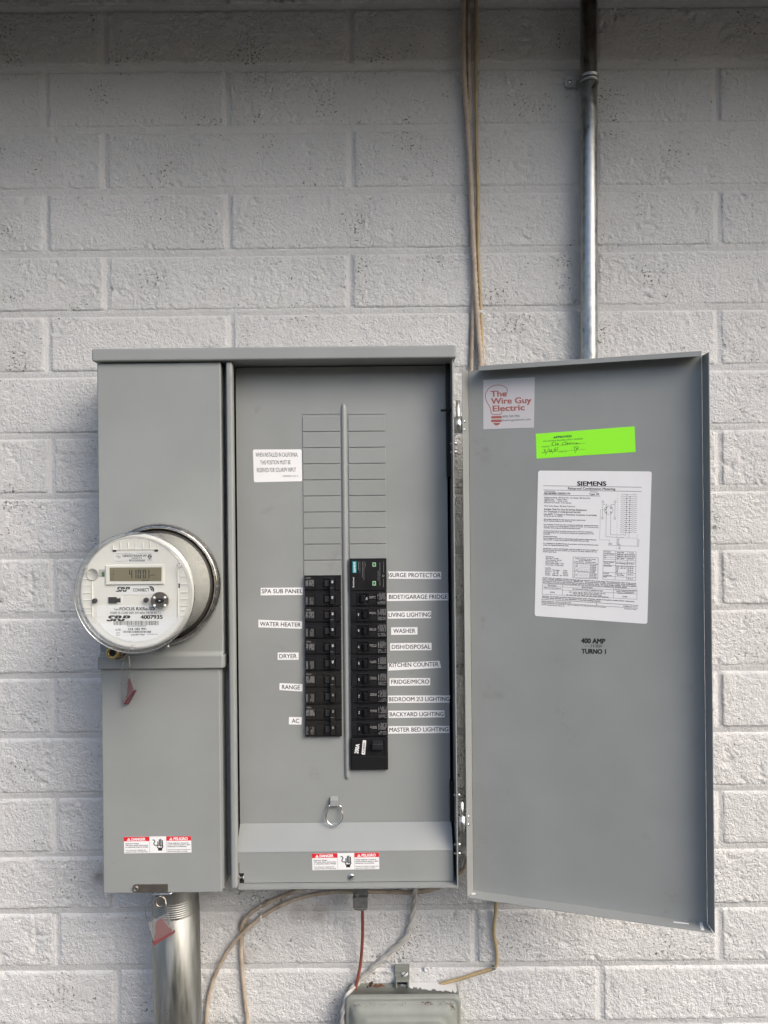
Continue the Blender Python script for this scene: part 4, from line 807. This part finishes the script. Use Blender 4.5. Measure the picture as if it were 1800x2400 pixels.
m = MB(); m.lathe([(80.7, -243.6), (81.3, -244.6), (81.2, -246.4), (80.4, -247.4), (80.1, -245.6)], MC, CHROME, 96); obj('rim_highlight', m, cover)  # added bright ring stands in for the thick plastic's edge highlight
m = MB(); m.lathe([(76.2, -249.9), (75.6, -250.9), (74.6, -251.1), (73.6, -250.5), (73.2, -249)], MC, CLEART, 96); obj('front_lip', m, cover)
for (x, y) in ((1153, 487), (135, 510), (655, 1370)):
    m = MB(); m.ball(W(*zm(x, y), -249), 3.8, CLEART, 14, .6); obj('screw_boss', m, cover)
FY = -241.0; FP = wallplane(FY)
m = MB()
def bx(xa, xb, ya, yb_, h, mt): x0, x1, z0_, z1_ = rect(zm(xa, 0)[0], zm(xb, 0)[0], zm(0, ya)[1], zm(0, yb_)[1], FY); m.box(x0, x1, FY - h, FY + .4, z0_, z1_, mt)
for x in (437, 515, 600, 680, 760, 838, 918): bx(x - 5, x + 5, 235 if 500 < x < 860 else 265, 308, .9, METERW)
bx(425, 930, 308, 316, 1.2, METERW); obj('moulded_ribs', m, mt_, bevel=.4); m = MB()
for y in (560, 630, 700, 780, 860, 940, 1010): bx(112 if 600 < y < 960 else 125, 205, y - 4, y + 4, .9, METERW)
bx(208, 218, 655, 1040, 1.2, METERW); obj('moulded_ribs', m, mt_, bevel=.4); m = MB()
for y in (605, 690, 775, 850, 920, 970, 1025): bx(1165, 1250 if y < 960 else 1225, y - 4, y + 4, .9, METERW)
bx(1134, 1146, 540, 1040, 1.2, METERW); obj('moulded_ribs', m, mt_, bevel=.4)
for (xa, xb, ya, yb_) in ((437, 474, 314, 337), (886, 925, 314, 335), (1136, 1160, 680, 728)):
    m = MB(); bx(xa, xb, ya, yb_, .8, DARK); obj('slot', m, mt_)
m = MB(); c = W(*zm(215, 583), FY - .6); m.lathe([(8.4, 0), (8.2, -.7), (7.6, -.8), (7.2, -.1), (.02, .1)], c, METERD, 28); bx(285, 348, 530, 606, .5, METERD); m.box(*[v for v in (lambda r_: (r_[0], r_[1], FY - .9, FY, r_[2], r_[3]))(rect(zm(318, 0)[0], zm(346, 0)[0], zm(0, 556)[1], zm(0, 604)[1], FY))], LEDG); obj('side_well', m, mt_)
# display
m = MB(); bx(363, 992, 478, 690, 2.6, METERW); bez = obj('display_bezel', m, mt_, bevel=1.0)
m = MB(); LQ = wallplane(FY - 2.6); m.plate(LQ, [zm(400, 508), zm(962, 505), zm(960, 655), zm(402, 656)], LCD, .15, h0=.03)
def seg(ch, x, y, w_, h_):
    S = {'0': 'abcdef', '1': 'bc', '4': 'bcfg'}[ch]; t_ = 7
    Rr = {'a': (x, x + w_, y, y + t_), 'g': (x, x + w_, y + h_ / 2 - t_ / 2, y + h_ / 2 + t_ / 2), 'd': (x, x + w_, y + h_ - t_, y + h_), 'f': (x, x + t_ * 1.5, y, y + h_ / 2 - 3), 'b': (x + w_ - t_ * 1.5, x + w_, y, y + h_ / 2 - 3), 'e': (x, x + t_ * 1.5, y + h_ / 2 + 3, y + h_), 'c': (x + w_ - t_ * 1.5, x + w_, y + h_ / 2 + 3, y + h_)}
    for c_ in S:
        a, b, c2, d = Rr[c_]; m.flat(LQ, [zm(a, c2), zm(b, c2), zm(b, d), zm(a, d)], LCDINK, .25 + .01 * 'abcdefg'.index(c_))
for ch, x in zip('41001', (612, 665, 705, 760, 805)): seg(ch, x, 532, 34 if ch != '1' else 26, 92)
m.text(LQ, 'kWh', zm(842, 598), zm(892, 596), 3.2, LCDINK, .25, .02); m.text(LQ, 'L1', zm(875, 628), zm(908, 626), 2, LCDINK, .25)
m.flat(LQ, [zm(750, 640), zm(780, 640), zm(780, 648), zm(750, 648)], LCDINK, .25); m.flat(LQ, [zm(793, 640), zm(823, 640), zm(823, 648), zm(793, 648)], LCDINK, .25)
for y in (545, 580): m.stroke(LQ, [zm(414, y), zm(446, y), zm(446, y + 32), zm(414, y + 32)], .6, LCDINK, .25)
m.stroke(LQ, [zm(430 + 12 * math.cos(a), 636 + 10 * math.sin(a)) for a in np.linspace(0, 6.3, 9)], .6, LCDINK, .25)
obj('display_screen', m, bez)
# face labels
FL_ = wallplane(FY - .2)
def bars(m, xa, xb, ya, yb_, n, pl, seed, h=.42):
    rr = random.Random(seed); x = xa; st = (xb - xa) / n
    while x < xb - st:
        wd = rr.choice((.45, .45, .9)) * st
        m.flat(pl, [zm(x, ya), zm(x + wd, ya), zm(x + wd, yb_), zm(x, yb_)], INK, h); x += wd + rr.choice((.5, .5, 1.0)) * st
m = MB(); m.plate(FL_, [zm(443, 343), zm(893, 340), zm(893, 455), zm(443, 457)], PAPER, .2, h0=.05)
m.text(FL_, 'GRIDSTREAM RF', zm(541, 393), zm(802, 391), 5.2, INK, .36, .02); m.text(FL_, '90820CF4', zm(638, 414), zm(750, 412), 3, INK, .36, .01)
bars(m, 612, 790, 420, 442, 40, FL_, 5, .36); m.text(FL_, 'CONTAINS FCC ID: R7PEG1R1S2', zm(458, 362), zm(640, 360), 1.6, INKG, .36); m.text(FL_, 'CONTAINS IC: 5294A-EG1R1S2', zm(692, 358), zm(862, 356), 1.6, INKG, .36); m.text(FL_, 'RF Integrated Focus AX', zm(460, 443), zm(600, 441), 1.8, INKG, .36)
m.stroke(FL_, [zm(462, 390), zm(485, 378), zm(480, 392), zm(500, 380), zm(498, 394), zm(528, 384)], .6, INK, .36); m.stroke(FL_, [zm(490, 410), zm(498, 395), zm(502, 406), zm(520, 400)], .6, INK, .36)
m.flat(FL_, [zm(834 + 22 * math.cos(a), 387 + 23 * math.sin(a)) for a in np.linspace(0, 6.2832, 20, endpoint=False)], INK, .35); m.stroke(FL_, [zm(822, 376), zm(846, 376), zm(822, 397), zm(846, 397)], .9, PAPER, .38); m.text(FL_, 'ZigBee', zm(814, 420), zm(856, 419), 2, INK, .36, .01); m.text(FL_, 'Certified', zm(808, 434), zm(862, 433), 1.6, INKG, .36)
obj('network_label', m, mt_)
m = MB(); m.plate(FL_, [zm(463, 697), zm(911, 692), zm(911, 800), zm(463, 805)], PAPER, .2, h0=.05)
def srp(m, pl, x0, x1, yb_, h):
    m.text(pl, 'SRP', zm(x0, yb_), zm(x1, yb_ - 1), h / 4.608, INK, .36, .05, .3); m.stroke(pl, [zm(x0, yb_ - h * .42), zm(x1, yb_ - h * .46)], 1.0, PAPER, .39)
srp(m, FL_, 476, 618, 768, 50); m.text(FL_, 'CONNECT', zm(654, 767), zm(829, 764), 7.4, INK, .36, .02)
m.flat(FL_, [zm(*p) for p in ((826, 706), (850, 708), (875, 722), (884, 745), (880, 768), (868, 766), (848, 752), (838, 730))], INK, .36); m.stroke(FL_, [zm(838, 715), zm(860, 738), (zm(872, 765))], .6, PAPER, .38)
obj('logo_label', m, mt_)
m = MB(); lab = [(260, 914), (1113, 912), (1113, 1112)] + [(687 + 436 * math.cos(a), 965 + 345 * math.sin(a)) for a in np.linspace(.42, math.pi - .42, 16)] + [(260, 1122)]
m.plate(FL_, [zm(*p) for p in lab], PAPER, .2, h0=.05)
for (s, x0, y0_, x1, h, b) in (('Type', 448, 968, 498, 4.4, 0), ('FOCUS RXRe-SD', 510, 970, 888, 7.0, .02), ('FORM 2S CL200 240V 3W 60Hz TA=30 Kh 7.2', 410, 1010, 953, 5.4, .008), ('4007935', 738, 1062, 972, 8.6, .03), ('*NX1400793500000A0*', 588, 1146, 800, 2.6, .01), ('154 182 991', 602, 1183, 796, 5.0, .02), ('5.70', 467, 1190, 520, 4.2, .01), ('Landis+Gyr', 633, 1240, 784, 3.8, .02), ('INTERTEK NO.', 808, 1234, 922, 2.2, 0), ('-850', 470, 1220, 512, 2.4, 0), ('0919', 472, 1244, 512, 2.4, 0)):
    m.text(FL_, s, zm(x0, y0_), zm(x1, y0_ - 2), h, INK, .36, max(b, .008) * 1.4)
srp(m, FL_, 375, 618, 1085, 58); bars(m, 445, 935, 1083, 1130, 75, FL_, 8, .36); bars(m, 546, 850, 1190, 1213, 50, FL_, 9, .36)
obj('rating_label', m, mt_)
for (x, y) in ((247, 865), (800, 856)):
    m = MB(); m.lathe([(3.2, 0), (3.1, -4.5), (2.6, -5), (.02, -5.1)], W(*zm(x, y), FY), BLACK, 16); obj('button', m, mt_)
m = MB(); bx(393, 480, 825, 893, 2.0, BLACK); bx(481, 521, 838, 882, 1.6, BLACK); bx(385, 540, 815, 905, .5, METERW); obj('jumper', m, mt_, bevel=.3)
c = W(*zm(940, 867), -250.4); m = MB()
pts = [(c[0] + 11.8 * math.cos(a), -250.4, c[2] + 11.8 * math.sin(a)) for a in np.linspace(-.72, math.pi + .72, 28)]; m.prism(pts, (0, 1.2, 0), STEEL)
for (dx, dz) in ((-7.2, 4.2), (7.2, 4.4), (-7, -6.4), (7.2, -6.4)): m.lathe([(1.8, 0), (1.7, -1), (.02, -1.1)], (c[0] + dx, -250.5, c[2] + dz), METERW, 12)
m.prism([(c[0] + 6.2 * math.cos(a), -250.5, c[2] + 3.4 * math.sin(a)) for a in np.linspace(0, 6.2832, 18, endpoint=False)], (0, -.4, 0), DARK); m.ball((c[0], -251, c[2]), 1.4, ZINC, 8); obj('optical_port', m, mt_)
m = MB(); m.lathe([(11, -242), (11.4, -248)], (c[0], 0, c[2]), CLEART, 28); obj('port_tube', m, cover)
# barrel lock on the ring
c = W(265, 1529.5, -158); m = MB()
m.lathe([(.02, -1.5), (4.8, -1.6), (5.2, -2), (5.6, -3.6), (7.4, -3.8), (9.0, -3.2), (9.2, -1), (9.2, 6), (8.6, 12), (8.4, 26)], c, BRASS, 28); m.lathe([(4.6, -2.4), (.02, -2.4)], c, DARK, 20); lk = obj('barrel_lock', m, mt_)
m = MB(); vs = [W(*p, -148) for p in ((268, 1545), (284, 1544), (292, 1538), (298, 1528), (303, 1518))]; m.tube([(v[0], -146, v[2]) for v in vs], 2.0, RING, n=8, step=2); vs = [W(*p, -148) for p in ((262, 1535), (278, 1534), (289, 1527), (296, 1516))]; m.tube([(v[0], -142, v[2]) for v in vs], 4.4, RING, n=10, step=2); obj('lock_clamp', m, mt_)
m = MB(); m.ball(W(393, 1515, -146), 3.2, ZINC, 10); obj('ring_screw', m, mt_)

# ------------------------------------------------------------------ conduits
def P2(pts, y): return [W(px, py, y) for px, py in pts]
cd = thing('steel_conduit', (339, -20, -200), 'slim galvanized conduit running up the wall behind the open door', 'conduit')
t0, t1 = W(1380, 0, -21), W(1380, 840, -21); dx = (t0[0] - t1[0]) / (t0[2] - t1[2])
m = MB(); zz = [WALL_TOP + 20, 600, 250, -200]; m.tube([(t1[0] + dx * (z_ - t1[2]), -21, z_) for z_ in zz], 13.9, GALV, n=40, straight=True); obj('pipe', m, cd)
zk = lambda x, y, yy: W(1300 + x / 13.82, 130 + y / 13.82, yy)
cx = t1[0] + dx * (zk(1100, 600, -21)[2] - t1[2]); zc0 = zk(1100, 560, -36)[2]; m = MB()
m.lathe([(14.6, -7.5), (15.8, -7.3), (16.0, -3), (15.2, -1.5), (15.2, 1.5), (16.0, 3), (15.8, 7.3), (14.6, 7.5)], (cx, -21, zc0 - 2), GALV, 36, axis='z'); st = obj('strap', m, cd)
m = MB(); q = [zk(x, y, -3) for x, y in ((300, 880), (330, 770), (400, 720), (720, 720), (720, 1050), (400, 1060), (330, 1020))]; m.prism(q, (0, -2, 0), GALV)
q0 = zk(700, 890, -5); m.prism([(q0[0] - 1, -3, zc0 - 9.5), (q0[0] + 8, -16, zc0 - 9.5), (q0[0] + 9.6, -16, zc0 - 9.5), (q0[0] + 1, -3, zc0 - 9.5)], (0, 0, 15), GALV); obj('strap_tab', m, cd, bevel=.5)
m = MB(); m.lathe([(4.2, 0), (4.0, -1.4), (2.4, -2.4), (.02, -2.5)], zk(480, 860, -5.2), ZINC, 6); obj('screw', m, cd)

bc = thing('service_conduit', (-335, -66, -1450), 'thick weathered galvanized conduit rising into the panel underside', 'conduit')
c0, c1 = W(411.5, 2100, -66), W(417.5, 2396, -66); dxc = (c1[0] - c0[0]) / (c1[2] - c0[2]); R0 = 36.6
m = MB(); n_ = 56; rings = [(R0, -1450), (R0, -1000), (R0, W(0, 2168, -66)[2] + 4)]
z_th0, z_th1 = W(411, 2120, -102)[2] - 2, W(411, 2158, -102)[2] - 0
prof = [(R0, -1450), (R0, -800), (R0, z_th1 - 1)]
for k in range(7):
    za = z_th1 + (z_th0 - z_th1) * k / 7; dz = (z_th0 - z_th1) / 7
    prof += [(R0 - 1.6 - .1 * k, za + dz * .02), (R0 - .1 - .12 * k, za + dz * .5), (R0 - 1.6 - .1 * k, za + dz * .98)]
prof += [(R0 - 2.2, z_th0 + .5), (R0 - 2.4, -563.4)]
vs, fs = [], []
for r_, z_ in prof:
    for i in range(n_):
        a = 2 * math.pi * i / n_; vs.append((c0[0] + dxc * (z_ - c0[2]) + r_ * math.cos(a), -66 + r_ * math.sin(a), z_))
for j in range(len(prof) - 1):
    for i in range(n_): fs.append((j * n_ + i, j * n_ + (i + 1) % n_, (j + 1) * n_ + (i + 1) % n_, (j + 1) * n_ + i))
m.add(vs, fs, GALVB, True); obj('pipe', m, bc)
m = MB(); m.lathe([(R0 - 2, -569.5), (R0 + 5.5, -569.5), (R0 + 6, -564.2), (R0 - 2, -564.2)], (c0[0], -66, 0), GALV, 12, axis='z'); obj('locknut', m, bc)
m = MB(); CPn = wallplane(-66 - R0 - .2); 
stp = [(383, 2362), (383, 2398)]
V_, F_, wd_, cap_ = text_mesh('DURAL', .01, 0); ca = W(383, 2362, -100); cl = []
xs0 = W(388, 2380, -100)[0] - c0[0]
for (x, y) in V_:
    zz_ = W(385, 2362, -98)[2] - x / wd_ * 30; xo = xs0 - 2 + y / cap_ * 6.0; cxx = c0[0] + dxc * (zz_ - c0[2]); cl.append((cxx + xo, -66 - math.sqrt(R0 ** 2 - xo ** 2) - .15, zz_))
m.add(cl, [f[::-1] for f in F_], INKG); obj('stamped_lettering', m, bc)

# ------------------------------------------------------------------ cables
YC = -7.0
def cable(name, pts, r, mt, label, y=YC, **kw):
    m = MB(); m.tube([W(p[0], p[1], p[2] if len(p) > 2 else y) for p in pts], r, mt, n=kw.pop('n', 14), step=kw.pop('step', 4.0), **kw)
    return obj(name, m, label=label, cat='cable')
A_pts = [(1084, -330), (1085, -150), (1085.6, 0), (1087, 163), (1101, 380), (1109, 570), (1120, 760), (1127, 846), (1132, 960), (1134, 1300), (1130, 1700)]
cable('ribbed_cable', A_pts, 4.3, CREAM, 'pale beige ribbed cable crossing in front of its neighbours', -9.5, n=16, step=2.5, lobes=2, amp=.13, twist=.32)
cable('yellow_cable', [(1114, -330), (1115, 0), (1115, 163), (1117, 325), (1120, 460), (1121, 600), (1127, 730), (1131, 850), (1140, 1100), (1155, 1500), (1163, 1900), (1162, 2113), (1158.6, 2160.7), (1158, 2190), (1163, 2223), (1164.5, 2250), (1162, 2264), (1155, 2270), (1122, 2280), (1081, 2293.6), (1041, 2304), (1018, 2316), (1000, 2335, -14)], 2.8, YELLOW, 'thin yellowed cable running down to the junction box', -5)
cable('beige_cable', [(1100, -330), (1098, 0, -4.2), (1100, 380, -4.2), (1107, 560, -4.4), (1110, 640, -4.6), (1109, 727, -5), (1105, 846, -5), (1104, 1000, -5), (1106, 1500, -5), (1110, 1900, -6), (1092, 2023, -6), (1074, 2047, -6), (1025, 2080, -6), (970, 2091, -6), (892, 2090, -6), (825, 2090, -6), (774, 2091, -6), (719, 2100, -6), (668, 2117, -6), (618, 2145, -8), (578, 2178, -11), (543, 2215, -9), (516, 2260, -7), (499, 2300, -6), (488, 2345, -6), (483, 2400, -6), (482, 2480, -6), (484, 2700, -6)], 3.3, CREAM2, 'beige cable sweeping in an arc under the panel then down', -5)
cable('drop_cable', [(760, 2068, -14), (704, 2084, -14), (657, 2102, -12), (617, 2121, -11), (586, 2141, -7), (569, 2164, -5), (565, 2192, -4.5), (566, 2251, -4.5), (570.5, 2309, -4.5), (576, 2368, -4.5), (580, 2405, -4.5), (588, 2700, -4.5)], 3.4, CREAM2, 'beige cable bending sharply to drop straight down the wall')
tw = [(974, 2060, -20), (972, 2082, -14), (970, 2113, -9), (962, 2164, -7), (947, 2200, -7), (911, 2235, -7), (872, 2270, -8), (837, 2305, -12), (815, 2333, -26), (806, 2364, -30), (802, 2400, -30), (800, 2500, -28), (800, 2600, -20)]
cable('twisted_cable', tw, 3.7, OFFW, 'off-white twisted cable bundle descending to the junction box', step=2.0, n=18, lobes=3, amp=.3, twist=.10)
cable('ground_wire', [(846, 2115, -52), (849, 2127, -46), (850, 2164, -30), (849, 2211, -20), (845, 2258, -15), (838, 2296, -16), (832, 2330, -16), (830, 2400, -16)], 2.6, COPPER, 'reddish brown ground wire hanging from the grey connector')
m = MB()
for (px, py, y) in ((1126, 731, -5), (1157, 2268, -5)):
    m = MB(); c = W(px, py, y); m.box(c[0] - 3.6, c[0] + 3.6, c[1] - 3.6, c[1] + 4.5, c[2] - 2.4, c[2] + 2.4, PAINTW if py < 1000 else ZINC)
    obj('cable_clip', m, bpy.data.objects['yellow_cable'], bevel=.8)
for (px, py, y) in ((612, 2124, -9), (612, 2150, -8)):
    m = MB(); c = W(px, py, y); m.box(c[0] - 1.6, c[0] + 1.6, c[1] - 4.6, c[1] + 6, c[2] - 4.6, c[2] + 4.6, PAINTW); obj('cable_staple', m, bpy.data.objects['drop_cable' if py < 2130 else 'beige_cable'], bevel=.8)
# connector under the panel
cn = thing('cable_connector', W(845, 2128, -52), 'grey cast metal connector screwed into the panel underside', 'connector')
m = MB(); x0, x1, z0_, z1_ = rect(827.5, 862, 2098, 2122, -58); m.box(x0, x1, -66, -38, z0_, z1_, CAST)
m.prism([(x0, -66, z0_ - .2), (x1, -66, z0_ - .2), (x1 - 2, -66, z0_ - 3.6), ((x0 + x1) / 2, -66, z0_ - 5), (x0 + 3, -66, z0_ - 3.6)], (0, 28, 0), CAST); obj('body', m, cn, bevel=1.0)
m = MB(); m.lathe([(8, z1_ + .3), (8, -563)], ((x0 + x1) / 2, -52, 0), CAST, 24, axis='z', caps=True); m.box(x0 + .5, x1 - 1, -60, -44, z1_ + .3, -566, CAST); obj('neck', m, cn, bevel=.5)
screw(cn, ((x0 + x1) / 2 - 6, -66.2, z1_ + 4), 3.4, CAST)

# ------------------------------------------------------------------ junction box at the bottom
jb = thing('junction_box', (23, 0, -1020), 'weathered grey plastic utility box with rust-coloured grit on top', 'junction box')
X0, X1, ZT_, ZB_ = -70.0, 116.0, -788.0, -1020.0
def rr_(x0, x1, z0_, z1_, r, k=6):
    pts = []
    for (cx, cz, a0) in ((x1 - r, z1_ - r, 0), (x0 + r, z1_ - r, 90), (x0 + r, z0_ + r, 180), (x1 - r, z0_ + r, 270)):
        for j in range(k + 1): a = math.radians(a0 + 90 * j / k); pts.append((cx + r * math.cos(a), cz + r * math.sin(a)))
    return pts
def loft(m, spec, mt):
    vs, fs = [], []; n = None
    for (ins, y, r) in spec:
        p = rr_(X0 + ins, X1 - ins, ZB_ + ins, ZT_ - ins, r); n = len(p); vs += [(x, y, z) for x, z in p]
    for j in range(len(spec) - 1):
        for i in range(n): fs.append((j * n + i, (j + 1) * n + i, (j + 1) * n + (i + 1) % n, j * n + (i + 1) % n))
    fs.append([(len(spec) - 1) * n + i for i in range(n)]); m.add(vs, fs, mt, True)
m = MB(); loft(m, [(0, -1, 10), (0, -30, 10)], TELE); obj('base', m, jb)
m = MB(); loft(m, [(-.8, -30.5, 10), (-.8, -36, 10), (1, -38.2, 10), (3.5, -38.6, 10), (5, -38, 11), (7, -40, 12), (10, -45, 13), (14, -49.5, 14), (20, -52, 14), (24, -52.4, 14), (26, -54.5, 13), (29, -55.2, 12), (60, -55.6, 8)], TELE); obj('cover', m, jb)
m = MB(); rr2 = random.Random(3)
for k in range(560):
    u = rr2.random(); seg_ = rr2.choice((0, 0, 1, 2)); 
    if seg_ == 0: x = -56 + 92 * u; bow = 4 * ((x + 10) / 46) ** 2; off = 2
    elif seg_ == 1: x = 62 + rr2.gauss(0, 5); bow = 9; off = -1
    else: x = 78 + 28 * u; bow = 4; off = 2
    t = min(max(rr2.gauss(.5, .16) - bow * .03, .05), .95); ins = 6 + t * 12; y = -39.5 - t * 11.2; z_ = ZT_ - ins
    s_ = rr2.uniform(.5, 1.5); c = np.array([x, y - .2, z_ + .3]); q = [c + np.array([rr2.uniform(-s_, s_) for _ in range(3)]) for _ in range(4)]
    m.add(q, [(0, 1, 2), (0, 2, 3), (0, 3, 1), (1, 3, 2)], GRIT)
obj('grit', m, jb, kind='stuff')
m = MB(); xs = np.linspace(20, 112, 40); top = []; bot = []
for i, x in enumerate(xs): top.append((x, -.5, ZT_ + .35)); bot.append((x, -6 - 16 * (i / 39) ** .8 - rr2.uniform(0, 7), ZT_ + .35))
m.poly(top + bot[::-1], PAINTW); obj('paint_patch', m, jb)
zt = lambda x, y, yy: W(790 + x / 5.53, 2230 + y / 5.53, yy)
m = MB(); q0, q1 = zt(748, 175, -4), zt(940, 450, -4); x0, x1 = q0[0], q1[0]; zt_ = q0[2]
m.box(x0, x1, -3.6, -.8, zt_ - 26, zt_, TELE); m.box(x0, x1, -7.5, -3.7, zt_ - 10.5, zt_ - .4, TELE)
m.box(x0 + 1, x1 - 1, -16, -3.7, zt_ - 21.5, zt_ - 19.4, TELE); m.box(x0 + 1, x0 + 3.6, -16, -3.7, ZT_ + .5, zt_ - 21.6, TELE); m.box(x1 - 3.6, x1 - 1, -16, -3.7, ZT_ + .5, zt_ - 21.6, TELE); m.box(x0 + 3.7, x1 - 3.7, -5.2, -3.7, ZT_ + .5, zt_ - 21.6, DARK)
obj('mounting_tab', m, jb, bevel=.5)
screw(jb, zt(876, 280, -4), 5.6, PAINTW)
lf = MB(); c = zt(500, 420, -8)
for (dx_, dz, a, s_) in ((-8, 2, .9, 13), (2, -3, .2, 15), (-14, -4, 1.4, 9), (10, -4, -.2, 12)):
    b0 = np.array([c[0] + dx_, -8 - rr2.uniform(0, 5), c[2] + dz]); d = np.array([math.cos(a), -.2, math.sin(a)]); e = np.array([-math.sin(a) * .6, .6, math.cos(a)])
    p_ = [b0 - d * s_ * .5, b0 - d * s_ * .1 - e * s_ * .3, b0 + d * s_ * .5 - e * .1, b0 - d * s_ * .1 + e * s_ * .25]
    lf.prism(p_, (0, .5, .3), LEAF)
lf.v = [(x, y, max(z, ZT_ + .2)) for x, y, z in lf.v]
obj('dry_leaf', lf, label='curled brown dry leaf lodged behind the junction box', cat='leaf')
m = MB(); c = zt(1162, 232, -1); m.lathe([(4.6, .5), (4.8, -1.4), (3.6, -1.8), (2.6, -.8), (.02, -.6)], c, PAINTW, 16); obj('wall_plug', m, label='small round painted wall plug right of the mounting tab', cat='wall plug')
